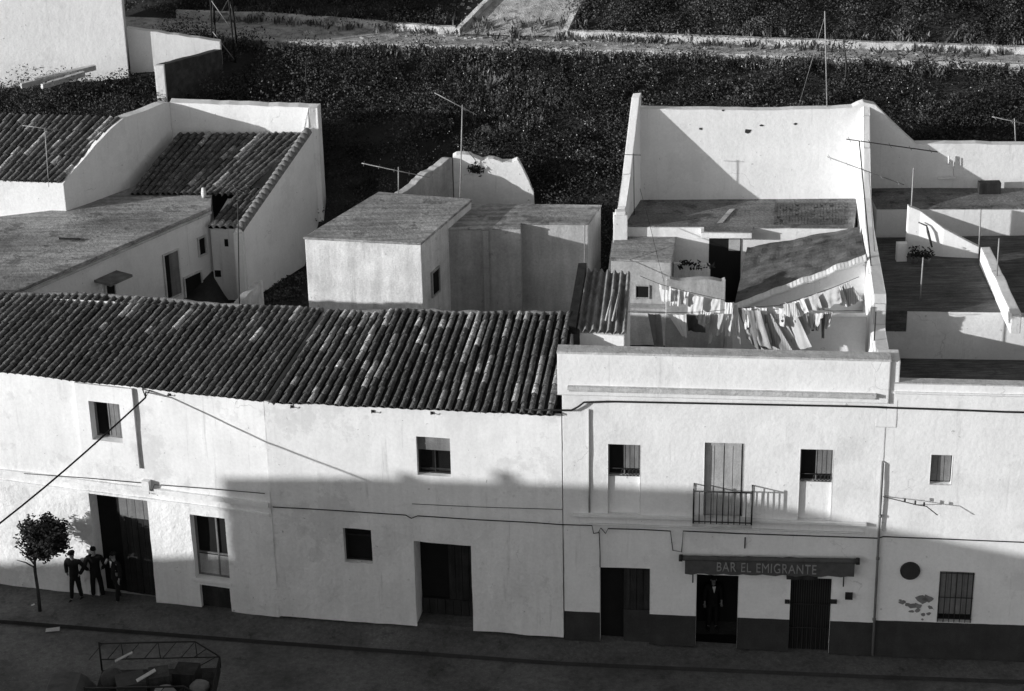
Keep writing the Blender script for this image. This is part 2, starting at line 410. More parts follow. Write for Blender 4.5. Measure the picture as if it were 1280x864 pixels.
def hz(pl, x0, y0, x1, y1, depth, floor=False):
    ua, _ = pl.uz(x0, (y0+y1)/2); ub, _ = pl.uz(x1, (y0+y1)/2); _, za = pl.uz((x0+x1)/2, y1); _, zb_ = pl.uz((x0+x1)/2, y0)
    return [ua, ub, None if floor else za, zb_, depth]
def slab(g, pl, u0, u1, z0, z1, o0, o1, mi=0):     # box on a facade plane from depth o0 to o1 (outwards positive)
    g.extrude([pl.at(u0, z0, o0), pl.at(u1, z0, o0), pl.at(u1, z1, o0), pl.at(u0, z1, o0)], pl.n*(o1-o0), mi)
def part(name, m, parent, fn, *a, label=None):
    g = MB(); fn(g, *a); o = g.build(name, m, parent)
    if label: o['label'] = label
    return o
def slabpart(name, m, parent, pl, u0, u1, z0, z1, o0, o1, label=None):
    g = MB(); slab(g, pl, u0, u1, z0, z1, o0, o1); o = g.build(name, m, parent)
    if label: o['label'] = label
    return o
def frame(g, pl, h, o, wd=.05, th=.05, bars_u=(), bars_z=()):
    u0, u1, z0, z1 = h[:4]
    slab(g, pl, u0, u0+wd, z0, z1, o, o+th); slab(g, pl, u1-wd, u1, z0, z1, o, o+th)
    slab(g, pl, u0+wd, u1-wd, z0, z0+wd, o, o+th); slab(g, pl, u0+wd, u1-wd, z1-wd, z1, o, o+th)
    for f in bars_u: 
        u = lerp(u0, u1, f); slab(g, pl, u-wd*.4, u+wd*.4, z0+wd, z1-wd, o, o+th*.9)
    for f in bars_z:
        z = lerp(z0, z1, f); slab(g, pl, u0+wd, u1-wd, z-wd*.4, z+wd*.4, o, o+th*.8)
def planks(g, pl, u0, u1, z0, z1, o, th, n_, gap=.008):
    for i in range(n_):
        a = lerp(u0, u1, i/n_)+gap; b = lerp(u0, u1, (i+1)/n_)-gap
        slab(g, pl, a, b, z0, z1, o, o+th*(1+.12*((i*7) % 3-1)))
    slab(g, pl, u0, u1, z0+.01, z1-.01, o-.02, o)

# ---------------- barrel tile roofs
def tile_roof(name, parent, P, rows, courses, light=0., r=.083, seed=1, lichen=0., nfan=None, base_m='tile_base', sag=.05, eave_light=1.):
    """P(s,t): eave (t=0) to ridge (t=1); each cover tile is a tapered half barrel, channels lie between the rows"""
    rr = random.Random(seed); g = MB()
    gb = MB(); ns = rows*2; nt_ = courses
    for i in range(rows+1):
        for j in range(nt_+1): pass
    def frame_at(s, t):
        p = P(s, t); T = (P(s, min(1, t+.02))-P(s, max(0, t-.02))).normalized(); Sx = (P(min(1, s+.004), t)-P(max(0, s-.004), t)).normalized()
        Nn = Sx.cross(T).normalized()
        if Nn.z < 0: Nn = -Nn
        Sx = T.cross(Nn); return p, T, Sx, Nn
    # channel sheet, scalloped
    grid = []
    for i in range(rows*2+1):
        s = i/(rows*2); col = []
        for j in range(nt_+1):
            t = j/nt_; p, T, Sx, Nn = frame_at(s, t)
            dz = (-.01 if i % 2 == 0 else -.04)+sag*noise.noise(Vector((s*9, t*3, seed)))
            col.append(p+Nn*dz)
        grid.append(col)
    for i in range(rows*2):
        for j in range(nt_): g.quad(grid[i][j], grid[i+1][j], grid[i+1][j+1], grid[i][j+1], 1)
    for i in range(rows):
        s = (i+.5)/rows*1.0; s = (i)/rows+.5/rows
        rowsh = rr.uniform(.8, 1.2); run = 0; lastsh = 1.
        for j in range(courses):
            t0 = j/courses-.004; t1 = min(1., (j+1.22)/courses)
            t0 = max(-.006, t0)
            p0, T, Sx, Nn = frame_at(s, max(0, t0)); p1, T1, Sx1, Nn1 = frame_at(s, t1)
            if t0 < 0: p0 = p0 - T*.04
            sg = sag*noise.noise(Vector((s*9, t0*3, seed)))
            jx = rr.gauss(0, .006)+.035*noise.noise(Vector((s*rows*.37, t0*2.5, seed*1.7)))
            p0 = p0+Sx*(jx+rr.gauss(0, .004))+Nn*(sg+.028); p1 = p1+Sx1*jx+Nn1*(sg-.005)
            r0 = r*rr.uniform(.95, 1.08); r1 = r0*.86
            if rr.random() < .03: p0 = p0-T*rr.uniform(.04, .1)+Sx*rr.gauss(0, .025)+Nn*.012
            sh = rowsh*rr.uniform(.85, 1.12)
            lc = noise.noise(Vector((s*rows*.11, t0*2.2, seed*3.1)))
            if lichen and rr.random() < lichen*(1.0+2.6*lc)*(1.8 if j >= courses-2 else .8): sh = rr.uniform(2.4, 4.2); run = rr.choice((0, 0, 1, 1, 2))
            elif run > 0: sh = lastsh*rr.uniform(.7, 1.1); run -= 1
            lastsh = sh
            if j == 0: sh *= eave_light
            nn = 5; vs = []; fs = []
            for (p, rad, Sv, Nv) in ((p0, r0, Sx, Nn), (p1, r1, Sx1, Nn1)):
                for k in range(nn+1):
                    q = math.pi*k/nn; vs.append(p+Sv*math.cos(q)*rad+Nv*math.sin(q)*rad*1.1)
            for k in range(nn): fs.append((k, k+1, nn+1+k+1, nn+1+k))
            g.add(vs, fs, 0, sh, True)
            # rim thickness at the lower end, tinted darker to offset the sun it catches
            vs = []; fs = []
            for rad in (r0, r0-.018):
                for k in range(nn+1):
                    q = math.pi*k/nn; vs.append(p0+Sx*math.cos(q)*rad+Nn*math.sin(q)*rad*1.1)
            for k in range(nn): fs.append((k, k+1, nn+1+k+1, nn+1+k))
            g.add(vs, fs, 0, min(sh, 1.2)*.75)
            # shade inside the tile end put into colour: a near-black plug set back
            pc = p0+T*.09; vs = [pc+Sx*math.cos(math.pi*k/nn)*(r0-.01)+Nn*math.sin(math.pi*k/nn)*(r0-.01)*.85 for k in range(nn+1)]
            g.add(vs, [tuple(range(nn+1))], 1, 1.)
    return g.build(name, ['tile', base_m], parent)
def ridge_caps(parent, pts, r=.075, name='ridge_cap', m='mortar', seed=3):
    g = MB(); P_ = []; R_ = []
    for a, b in zip(pts, pts[1:]):
        n_ = max(1, int((b-a).length/.12))
        for i in range(n_):
            p = a.lerp(b, i/n_); q = noise.noise(Vector((p.x*2.1, p.y, seed))); q2 = noise.noise(Vector((p.x*6.3, p.y, seed+4))); P_.append(p+Vector((0, .03*q2, .03*q-.02))); R_.append(r*(1+.3*q+.35*q2))
    P_.append(pts[-1]); R_.append(r); g.tube(P_, R_, 8)
    return g.build(name, m, parent)

SH = [(-200, 95), (30, 85), (300, 78), (460, 50), (640, 28), (697, 22)]
def ridge_y(x): return interp(x, [(-60, 364), (30, 368), (100, 367), (230, 377), (330, 384), (420, 388), (720, 392)])
RZ = 8.5
def eave(x):
    pl = PA if x < 337 else PB
    y = interp(x, [(-200, 443), (30, 467), (330, 500), (697, 514)])
    p = pl.hit(x, y); p.z = 7.03 if x < 337 else lerp(7.02, 7.16, (x-337)/360)
    return p+pl.n*.16
def ridge(x):
    xr = x+interp(x, SH); p = onz(xr, ridge_y(xr), RZ); p.z += .07*noise.noise(Vector((p.x*.55, 3, 0)))+.03*noise.noise(Vector((p.x*1.9, 8, 0))); return p

# ---------------- house A : the left front house
rA = thing('village_house', 'whitewashed street house at left with dark tiled roof and tall wooden door', 'house', PA.at(-8, -.1))
hA = [hz(PA, 115, 502, 153, 550, .26), hz(PA, 118, 621, 189, 744, .45, True), hz(PA, 241, 646, 284, 725, .3), hz(PA, 251, 733, 288, 757, .12, True)]
facade(rA, PA, -26, 0, lambda u: interp(u, [(-26, -.2), (-8, -.17), (-1, .05), (0, .1)]), lambda u: 7.0, hA, ['rough_white'], .014, .035, bpts=(ridge(-260)-Vector((0, 0, .06)), ridge(332)-Vector((0, 0, .06))))
PAf = lambda s, t: eave(lerp(-260, 332, s)).lerp(ridge(lerp(-260, 332, s)), t)
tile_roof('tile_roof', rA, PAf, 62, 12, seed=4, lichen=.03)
ridge_caps(rA, [PAf(s/12, 1) for s in range(13)])
def window_a():
    h = hA[0]; w_ = slabpart('window', 'dark', rA, PA, h[0]-.02, h[1]+.02, h[2]-.02, h[3]+.02, -.30, -.262)
    g = MB(); frame(g, PA, h, -.255, .05, .05, (.45,)); g.build('frame', 'wood_grey', w_)
    g = MB(); um = lerp(h[0], h[1], .5); planks(g, PA, um, h[1]-.05, h[2]+.05, h[3]-.05, -.22, .03, 3); g.build('shutter', 'wood_grey', w_)
    h = hA[1]; d = slabpart('door', 'dark', rA, PA, h[0]-.02, h[1]+.02, -.3, h[3]+.02, -.5, -.455)
    um = lerp(h[0], h[1], .38); g = MB(); planks(g, PA, um, h[1], 0, h[3], -.42, .05, 6); g.build('leaf', 'wood_dark', d)
    g = MB(); planks(g, PA, um+.05, h[1]-.05, h[3]-.85, h[3]-.1, -.365, .03, 4); g.build('upper_panel', 'wood_grey', d)
    slabpart('threshold', 'coping', rA, PA, h[0]+.003, h[1]-.003, -.3, -.03, -.44, .06)
    h = hA[2]; w_ = slabpart('window', 'dark', rA, PA, h[0]-.02, h[1]+.02, h[2]-.02, h[3]+.02, -.34, -.303)
    g = MB(); frame(g, PA, h, -.295, .06, .05, (.62,), (.36,)); g.build('frame', 'wood_grey', w_)
    slabpart('lower_panel', 'wood_pale', w_, PA, h[0]+.061, h[1]-.061, h[2]+.061, lerp(h[2], h[3], .33), -.28, -.262)
    slabpart('sill', 'white', w_, PA, h[0]-.06, h[1]+.06, h[2]-.1, h[2]-.006, -.29, .05)
    h = hA[3]; w_ = slabpart('cellar_hatch', 'wood_dark', rA, PA, h[0]-.02, h[1]+.02, -.2, h[3]+.02, -.16, -.122)
window_a()
# string course, its little corbel and the raised panel round the upper window
ua, za = PA.uz(30, 593); ub, zb2 = PA.uz(335, 612)
slabpart('string_course', 'rough_white', rA, PA, -26, ub+.0, za-.04, za+.1, -.01, .09)
slabpart('string_course', 'rough_white', rA, PA, -26, ub-.02, za-.33, za-.26, -.01, .05)
uc, zc = PA.uz(185, 602); g = MB(); slab(g, PA, uc-.12, uc+.1, zc-.22, zc+.08, .0, .17); slab(g, PA, uc-.06, uc+.05, zc-.36, zc-.2, .0, .1); g.build('corbel', 'rough_white', rA)
u1_, z1_ = PA.uz(166, 485); u2_, z2_ = PA.uz(173, 584); u0_, _ = PA.uz(95, 485)
g = MB(); h = hA[0]; o1 = .09
for q in ((u0_, h[0], z2_, z1_), (h[1], u1_, z2_, z1_), (h[0], h[1], h[3], z1_), (h[0], h[1], z2_, h[2])): slab(g, PA, q[0], q[1], q[2], q[3], .0, o1)
g.build('raised_panel', 'rough_white', rA)
# ---------------- house B : the middle front house
rB = thing('village_house', 'whitewashed street house in the middle with lichen spotted tiles and deep dark gateway', 'house', PB.at(-4, .1))
hB = [hz(PB, 521, 547, 563, 595, .22), hz(PB, 430, 661, 465, 704, .25), hz(PB, 519, 680, 590, 780, .75, True)]
facade(rB, PB, -8.29+.0, 0, lambda u: lerp(.14, .2, (u+8.3)/8.3), lambda u: lerp(7.0, 7.14, (u+8.3)/8.3), hB, ['rough_white'], .012, .035, bpts=(ridge(337)-Vector((0, 0, .06)), ridge(694)-Vector((0, 0, .06))))
PBf = lambda s, t: eave(lerp(337.5, 694, s)).lerp(ridge(lerp(337.5, 694, s)), t)
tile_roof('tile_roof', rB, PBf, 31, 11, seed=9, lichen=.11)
ridge_caps(rB, [PBf(s/10, 1) for s in range(11)], seed=5)
def window_b():
    h = hB[0]; w_ = slabpart('window', 'glass', rB, PB, h[0]-.02, h[1]+.02, h[2]-.02, h[3]+.02, -.26, -.222)
    g = MB(); frame(g, PB, h, -.215, .04, .04, (.5,), (.12,)); g.build('frame', 'wood_dark', w_)
    g = MB(); zt_ = lerp(h[2], h[3], .62); slab(g, PB, h[0]+.01, h[1]-.01, zt_, h[3]-.01, -.15, -.135); slab(g, PB, h[0]+.01, h[1]-.01, lerp(zt_, h[3], .38), lerp(zt_, h[3], .46), -.135, -.125); g.build('roller_blind', 'wood_grey', w_)
    h = hB[1]; w_ = slabpart('window', 'dark', rB, PB, h[0]-.02, h[1]+.02, h[2]-.02, h[3]+.02, -.3, -.252)
    g = MB(); frame(g, PB, h, -.24, .05, .05, (), (.72,)); g.build('frame', 'wood_dark', w_)
    h = hB[2]; d = slabpart('gate', 'dark', rB, PB, h[0]-.02, h[1]+.02, -.1, h[3]+.02, -.85, -.76)
    g = MB(); um = lerp(h[0], h[1], .5); planks(g, PB, um, h[1]-.02, .5, h[3]-.3, -.72, .05, 4); g.build('leaf', 'wood_dark', d)
    g = MB(); planks(g, PB, h[0]+.02, h[1]-.02, .2, .75, -.68, .05, 7); g.build('kickboard', 'wood_dark', d)
    slabpart('threshold', 'walk', rB, PB, h[0]+.003, h[1]-.003, -.1, .24, -.74, -.06)
window_b()
# ---------------- house C : the bar
rC = thing('bar_building', 'two storey white corner bar with flat parapet, iron balcony and rolled awning', 'building', PC.at(0, 0))
def uC(x, y=640): return PC.uz(x, y)[0]
uC0 = uC(704); uC1 = uC(1101)
dadoC = 1.05
hC = [hz(PC, 760, 556, 800, 597, .2), hz(PC, 880, 554, 929, 653, .16), hz(PC, 1000, 562, 1041, 604, .2),
      hz(PC, 750, 710, 812, 798, .28, True), hz(PC, 870, 719, 922, 808, .5, True), hz(PC, 987, 723, 1038, 808, .22, True)]
zled = 4.17
hC.append([hC[0][0], hC[0][1], zled, hC[0][2], .09]); hC.append([hC[2][0], hC[2][1], zled, hC[2][2], .09])
ztC = 8.93
facade(rC, PC, uC0, uC1, lambda u: lerp(.12, -.02, (u-uC0)/(uC1-uC0)), lambda u: ztC, hC, ['white', 'dado'], .01, .016, dado=dadoC, back=1.45, ztb=lambda u: 7.5)
u9, z9 = PC.uz(697, 475); u10, z10 = PC.uz(1112, 475)
# parapet coping, cornice, string course
g = MB(); g.extrude([PC.at(uC0+.02, 7.5, -.02), PC.at(uC1-.02, 7.5, -.02), PC.at(uC1-.02, 7.5, -1.5), PC.at(uC0+.02, 7.5, -1.5)], (0, 0, .06)); g.build('gutter_roof', 'flat_dark', rC)
g = MB(); slab(g, PC, uC1-.28, uC1+.28, 7.0, ztC-.01, -.75, -.002); g.build('parapet_return', 'white', rC)
g = MB()
top = rough_line([PC.at(u9, ztC), PC.at(u10, ztC)], .5, .02)
slab(g, PC, u9, u10, 7.72, ztC-.0, -.0, .07); g.build('parapet', 'white', rC)
slabpart('coping', 'coping', rC, PC, u9-.01, u10+.01, ztC+.003, ztC+.06, -.38, .09)
a, b = PC.uz(710, 482)[0], PC.uz(1095, 490)[0]
g = MB(); slab(g, PC, a, b, 7.93, 8.02, .06, .2); slab(g, PC, a+.03, b-.03, 7.86, 7.928, .06, .13); g.build('cornice', 'coping', rC)
a, b = PC.uz(716, 640)[0], PC.uz(1083, 656)[0]
g = MB(); slab(g, PC, a, b, 4.09, 4.165, -.0, .13); slab(g, PC, a+.1, b-.06, 3.82, 3.87, -.0, .05); g.build('string_course', 'white', rC)
def bar_openings():
    for k, x in ((0, 780), (2, 1020)):
        h = hC[k]; w_ = slabpart('window', 'dark', rC, PC, h[0]-.02, h[1]+.02, h[2]-.02, h[3]+.02, -.24, -.203)
        g = MB(); frame(g, PC, h, -.195, .035, .03, (.5,)); g.build('frame', 'wood_grey', w_)
        um = lerp(h[0], h[1], .54); g = MB(); planks(g, PC, um, h[1]-.04, h[2]+.2, h[3]-.03, -.16, .02, 3); g.build('shutter', 'wood_grey', w_)
        g = MB(); z0 = h[2]+.02; z1 = h[2]+.24
        g.tube([PC.at(h[0]+.02, z1, -.07), PC.at(h[1]-.02, z1, -.07)], .011); g.tube([PC.at(h[0]+.02, z0, -.07), PC.at(h[1]-.02, z0, -.07)], .011)
        for i in range(5):
            u = lerp(um-.05, h[1]-.06, i/4); c = PC.at(u, (z0+z1)/2, -.07)
            g.tube([c+(PC.d*math.cos(q)*.055+Vector((0, 0, math.sin(q)*.09))) for q in [2*math.pi*j/10 for j in range(11)]], .009, 5)
        g.build('grille', 'iron', w_)
        q = hC[6 if k == 0 else 7]; slabpart('blocked_opening', 'white', rC, PC, q[0]-.01, q[1]+.01, q[2]-.01, q[3]-.004, -.14, -.092)
    h = hC[1]; d = slabpart('balcony_door', 'dark', rC, PC, h[0]-.02, h[1]+.02, h[2]-.02, h[3]+.02, -.3, -.162)
    um = (h[0]+h[1])/2
    for a, b in ((h[0]+.01, um-.006), (um+.006, h[1]-.06)):
        g = MB(); planks(g, PC, a, b, h[2]+.02, h[3]-.04, -.13, .035, 2); slab(g, PC, a, b, h[3]-.12, h[3]-.03, -.094, -.085); g.build('shutter', 'wood_pale', d)
    g = MB(); frame(g, PC, h, -.15, .03, .05); g.build('frame', 'wood_grey', d)
    # ground floor
    h = hC[3]; d = slabpart('door', 'dark', rC, PC, h[0]-.02, h[1]+.02, -.2, h[3]+.02, -.34, -.283)
    um = lerp(h[0], h[1], .47); g = MB(); planks(g, PC, um, h[1]-.005, dadoC+.05, h[3]-.01, -.2, .04, 4); g.build('leaf', 'wood_dark', d)
    slabpart('lower_panel', 'dado', d, PC, um, h[1]-.005, -.05, dadoC+.04, -.2, -.14)
    h = hC[4]; d = slabpart('door', 'dark', rC, PC, h[0]-.02, h[1]+.02, -.2, h[3]+.02, -1.3, -1.25)
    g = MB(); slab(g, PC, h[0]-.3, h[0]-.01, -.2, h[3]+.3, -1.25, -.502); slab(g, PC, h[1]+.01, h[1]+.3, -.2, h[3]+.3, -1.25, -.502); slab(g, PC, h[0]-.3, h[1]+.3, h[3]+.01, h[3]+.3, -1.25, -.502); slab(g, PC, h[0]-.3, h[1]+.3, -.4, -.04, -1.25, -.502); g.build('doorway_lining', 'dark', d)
    h = hC[5]; d = slabpart('door', 'bead', rC, PC, h[0]-.02, h[1]+.02, -.2, h[3]+.02, -.28, -.223)
    g = MB()
    for i in range(9):
        u = lerp(h[0]+.05, h[1]-.05, i/8); g.tube([PC.at(u, .05, -.12), PC.at(u, h[3]-.06, -.12)], .012, 5)
    for z in (.75, 1.5): g.tube([PC.at(h[0], z, -.1), PC.at(h[1], z, -.1)], .016, 5)
    g.build('door_grille', 'iron', d)
    g = MB(); a, za_ = PC.uz(983, 720); b, _ = PC.uz(1022, 720); slab(g, PC, a, b, h[3]+.03, h[3]+.2, .0, .16); g.build('lintel_box', 'wood_dark', rC)
    for x0, x1 in ((981, 987), (1038, 1046)):
        a, z = PC.uz(x0, 751); b, _ = PC.uz(x1, 751); g = MB(); slab(g, PC, a, b, z-.05, z+.05, .0, .08); g.build('shutter_hook', 'iron', rC)
    u, z = PC.uz(1061, 744); g = MB(); slab(g, PC, u-.1, u+.1, z-.09, z+.09, 0, .1); g.build('meter_box', 'wood_dark', rC)
    for x, y0, y1 in ((866, 712, 727), (1054, 716, 732), (931, 672, 684)):
        u, z0 = PC.uz(x, y1); _, z1 = PC.uz(x, y0); g = MB(); g.tube([PC.at(u, z0, .06), PC.at(u, z1, .06), PC.at(u, z1, .0)], .018, 6); g.build('awning_hook', 'iron', rC)
bar_openings()
# balcony
def balcony():
    u0, _ = PC.uz(866, 650); u1, _ = PC.uz(940, 650); pr = .45; zf = 4.2; zr = 5.17
    b = MB(); slab(b, PC, u0, u1, zf-.09, zf, -.05, pr+.03); b = b.build('balcony', 'coping', rC)
    g = MB()
    for z in (zr, zf+.06): g.tube([PC.at(u0+.02, z, 0), PC.at(u0+.02, z, pr), PC.at(u1-.02, z, pr), PC.at(u1-.02, z, 0)], .021 if z > 5 else .018, 5)
    for i in range(11):
        u = lerp(u0+.02, u1-.02, i/10); g.tube([PC.at(u, zf, pr), PC.at(u, zr, pr)], .02 if i in (0, 10) else .0135, 5)
    for o in (.02, .16, .3):
        for u in (u0+.02, u1-.02): g.tube([PC.at(u, zf, o), PC.at(u, zr, o)], .012, 5)
    for u in (u0+.02, u1-.02): g.tube([PC.at(u, zf, pr), PC.at(u, zr+.07, pr)], .022, 6)
    g.build('railing', 'iron', b)
balcony()
# awning
def awning():
    u0, z0 = PC.uz(852, 692); u1, _ = PC.uz(1071, 698)
    r = thing('rolled_awning', 'rolled dark canvas bar awning with a lettered valance above the bar doors', 'awning', PC.at((u0+u1)/2, z0-.5, .1))
    g = MB(); n_ = 26; pts = []; rs = []
    zl = PC.uz(852, 694)[1]; zr_ = PC.uz(1071, 698)[1]
    for i in range(n_+1):
        f = i/n_; pts.append(PC.at(lerp(u0, u1, f), lerp(zl, zr_, f)+.015*noise.noise(Vector((f*30, 1, 0))), .16)); rs.append(.075+.02*noise.noise(Vector((f*22, 7, 0))))
    g.tube(pts, rs, 8); g.build('canvas_roll', 'canvas', r)
    for f in (-.004, 1.004):
        p = PC.at(lerp(u0, u1, f), lerp(zl, zr_, f), .16); g = MB(); g.tube([p-PC.d*.05, p+PC.d*.05], .1, 10); g.tube([p, p-PC.n*.17], .03, 6); g.build('end_bracket', 'iron', r)
    g = MB(); rows_ = 4; vv = []
    for i in range(n_+1):
        f = i/n_
        for k in range(rows_+1):
            z = lerp(zl, zr_, f)-.05-k*.105*(1 if k < rows_ else 1+.05*math.sin(f*50)); uu = lerp(u0+.1, u1-.06, f)
            vv.append(PC.at(uu, z, .2+.012*math.sin(f*41)+.01*noise.noise(Vector((f*18, k*.8, 2)))))
    ff = [(i*(rows_+1)+k, (i+1)*(rows_+1)+k, (i+1)*(rows_+1)+k+1, i*(rows_+1)+k+1) for i in range(n_) for k in range(rows_)]
    g.add(vv, ff, 0, 1., True); g.add([v-PC.n*.012 for v in vv], ff, 0, 1., True); g.build('valance', 'canvas', r)
    cu = bpy.data.curves.new('lettering', 'FONT'); cu.body = 'BAR EL EMIGRANTE'; cu.extrude = .004; cu.align_x = 'LEFT'; cu.size = .36; cu.space_character = 1.12; cu.space_word = 1.1
    t = bpy.data.objects.new('lettering', cu); C.objects.link(t)
    bpy.context.view_layer.update()
    me = bpy.data.meshes.new_from_object(t.evaluated_get(bpy.context.evaluated_depsgraph_get())); bpy.data.objects.remove(t)
    xs2 = [v.co.x for v in me.vertices]; wd = max(xs2)-min(xs2)
    ua, zA = PC.uz(896, 709); ub, zB = PC.uz(1020, 713); k = (ub-ua)/wd; k2 = .29/ (max(v.co.y for v in me.vertices)-min(v.co.y for v in me.vertices))
    for v in me.vertices:
        f = (v.co.x-min(xs2))/wd; p = PC.at(lerp(ua, ub, f)+.012*noise.noise(Vector((f*40, v.co.y*9, 1))), lerp(zA, zB, f)+v.co.y*k2+.014*noise.noise(Vector((f*33, v.co.y*6, 7))), .226+v.co.z); v.co = p-ORG[r.name]
    me.materials.append(M['letter']); o = bpy.data.objects.new('lettering', me); C.objects.link(o); o.parent = r
awning()
# ---------------- house D : the right front house
rD = thing('village_house', 'white street house at right edge with barred window and round dark plate', 'house', PD.at(2, 0))
hD = [hz(PD, 1163, 569, 1190, 606, .2), hz(PD, 1173, 715, 1216, 776, .14)]
ztD = 8.28
dadoD = PD.uz(1170, 778)[1]
hD[1][2] = dadoD+.03
facade(rD, PD, .0, 24, lambda u: -.02, lambda u: ztD, hD, ['white', 'dado'], .01, .015, dado=dadoD, back=.3, left=False)
slabpart('coping', 'coping', rD, PD, .14, 24, ztD+.003, ztD+.035, -.3, .03)
slabpart('string_course', 'white', rD, PD, .14, 24, 8.0, 8.06, 0, .05)
def openings_d():
    h = hD[0]; w_ = slabpart('window', 'dark', rD, PD, h[0]-.02, h[1]+.02, h[2]-.02, h[3]+.02, -.24, -.203)
    g = MB(); planks(g, PD, h[0]+.02, h[1]-.02, h[2]+.05, h[3]-.02, -.17, .03, 3); g.build('shutter', 'wood_grey', w_)
    h = hD[1]; w_ = slabpart('window', 'dark', rD, PD, h[0]-.02, h[1]+.02, h[2]-.02, h[3]+.02, -.2, -.143)
    g = MB(); planks(g, PD, h[0]+.02, h[1]-.02, h[2]+.2, h[3]-.02, -.115, .02, 4); g.build('shutter', 'wood_grey', w_)
    g = MB()
    for i in range(7):
        u = lerp(h[0]+.02, h[1]-.02, i/6); g.tube([PD.at(u, h[2]+.01, .03), PD.at(u, h[3], .03)], .012, 5)
    for z in (h[2]+.12, lerp(h[2], h[3], .5), h[3]-.03): g.tube([PD.at(h[0], z, .035), PD.at(h[1], z, .035)], .013, 5)
    g.build('grille', 'iron', w_)
    u, z = PD.uz(1137.5, 713); g = MB(); c = PD.at(u, z, 0)
    g.tube([c, c+PD.n*.05], .27, 24, sm=False); g.tube([c+PD.n*.05+(PD.d*math.cos(q)+Vector((0, 0, math.sin(q))))*.25 for q in [i*math.pi/12 for i in range(25)]], .02, 5)
    g.build('round_plate', 'dado', rD)
    # flaking plaster and a dark paint scrawl low on the wall
    rr = random.Random(5)
    def blob(x, y, r0, n_=9):
        g = MB(); u, z = PD.uz(x, y); g.extrude([PD.at(u+r0*1.4*math.cos(2*math.pi*k/n_)*rr.uniform(.6, 1.2), z+r0*math.sin(2*math.pi*k/n_)*rr.uniform(.5, 1.2), .01) for k in range(n_)], PD.n*.008); g.build('paint_stain', 'dado_pale', rD)
    for x, y, r0 in ((1128, 753, .07), (1134, 755, .06), (1140, 757, .1), (1147, 757, .1), (1152, 749, .13), (1160, 748, .12), (1163, 759, .06), (1139, 764, .05), (1147, 763, .06), (1154, 768, .05), (1161, 767, .05), (1125, 750, .04), (1153, 774, .03)): blob(x, y, r0)
openings_d()
def pipes():
    # rainwater pipe on the joint between bar and right house
    u, z1 = PC.uz(1103, 576); g = MB(); pl = PC; z0 = 0
    g.tube([pl.at(u, z1, .02), pl.at(u, z1-.05, .07), pl.at(u+.02, 2.5, .07), pl.at(u+.03, .05, .07)], [.015, .03, .034, .034], 8)
    for z in (1.2, 3.1, 4.4): g.tube([pl.at(u+.02, z-.03, .07), pl.at(u+.02, z+.03, .07)], .05, 8)
    tag(g.build('drainpipe', 'wood_grey'), 'slender grey drainpipe on the joint between the bar and the right house', 'drainpipe')
    u, z1 = PC.uz(736, 508); g = MB(); g.tube([PC.at(u, 7.3, .03), PC.at(u, 4.2, .03)], .025, 6)
    tag(g.build('drainpipe', 'wood_pale'), 'thin pale pipe running down the bar wall from its corner to the string course', 'pipe')
pipes()
def cable(name, pts, r, label, m='cable', cat='cable', n=6):
    g = MB(); g.tube(pts, r, n); return tag(g.build(name, m), label, cat)
def onfac(px, py, out=.03):
    pl = PA if px < 337 else PB if px < 703 else PC if px < 1101 else PD
    return pl.hit(px, py, out)
def fpts(l, out=.03): return [onfac(x, y, out) for x, y in l]
cable('wall_cable', fpts([(640, 512), (690, 513), (714, 513), (722, 509), (730, 503), (760, 502), (860, 504), (960, 506), (1060, 508), (1096, 509)], .1)+fpts([(1104, 509.5), (1180, 512), (1256, 515), (1300, 516)], .05), .03, 'thick black cable clipped along the wall under the bar parapet')
p0 = PA.hit(182, 497, .45)
cable('overhead_wire', [p0+(Vector((-24, 33, 8.6))-p0)*f+Vector((0, 0, -1.3*math.sin(math.pi*f))) for f in ()] or [p0.lerp(onz(-160, 770, 6.2), f/12)-Vector((0, 0, .25*math.sin(math.pi*f/12))) for f in range(13)], .028, 'taut black wire slanting from the eaves bracket out across the street')
g = MB(); b0 = PA.hit(182, 490, 0); g.tube([PA.hit(178, 486, 0), p0, PA.hit(187, 488, 0)], .022, 6); g.tube([b0, p0], .022); 
tag(g.build('wire_bracket', 'iron'), 'small iron wire bracket under the left eaves beside the slanting wire', 'bracket')
cable('wall_cable', fpts([(30, 592), (110, 598), (178, 604), (181, 612), (190, 613), (193, 606), (260, 611), (331, 617)], .1), .011, 'thin dark cable along the string course of the left house')
cable('wall_cable', fpts([(341, 634), (400, 637), (460, 641), (507, 644), (514, 648), (522, 645), (600, 650), (660, 653), (703, 656)], .05)+fpts([(740, 657), (742, 667), (748, 666), (751, 660), (757, 667), (760, 661), (800, 662), (838, 664), (841, 688), (852, 690), (854, 664), (920, 667), (1010, 670), (1097, 673)], .05)+fpts([(1104, 671), (1180, 674), (1300, 679)], .05), .014, 'black cable looping along the ground floor walls over the doors')
cable('wall_cable', fpts([(515, 630), (600, 634), (703, 637)], .04), .008, 'faint thin wire over the gateway of the middle house')
cable('wall_cable', fpts([(749, 666), (750, 690), (750, 709)], .04), .012, 'short vertical wire above the leftmost bar door')
g = MB(); g.tube([PD.hit(1104, 621, .05), PD.hit(1125, 626, .3), PD.hit(1145, 631, .4), PD.hit(1158, 633, .45), PD.hit(1172, 644, .5)], .014, 5)
g.tube([PD.hit(1142, 631, .38), PD.hit(1142, 631, .02)], .01, 5)
for x, y in ((1131, 627), (1144, 630), (1155, 632)): q = PD.hit(x, y, .36); g.tube([q, q+Vector((0, 0, .09))], .025, 6)
tag(g.build('wire_bracket', 'iron'), 'spindly iron insulator arm beside the drainpipe on the right house', 'bracket')

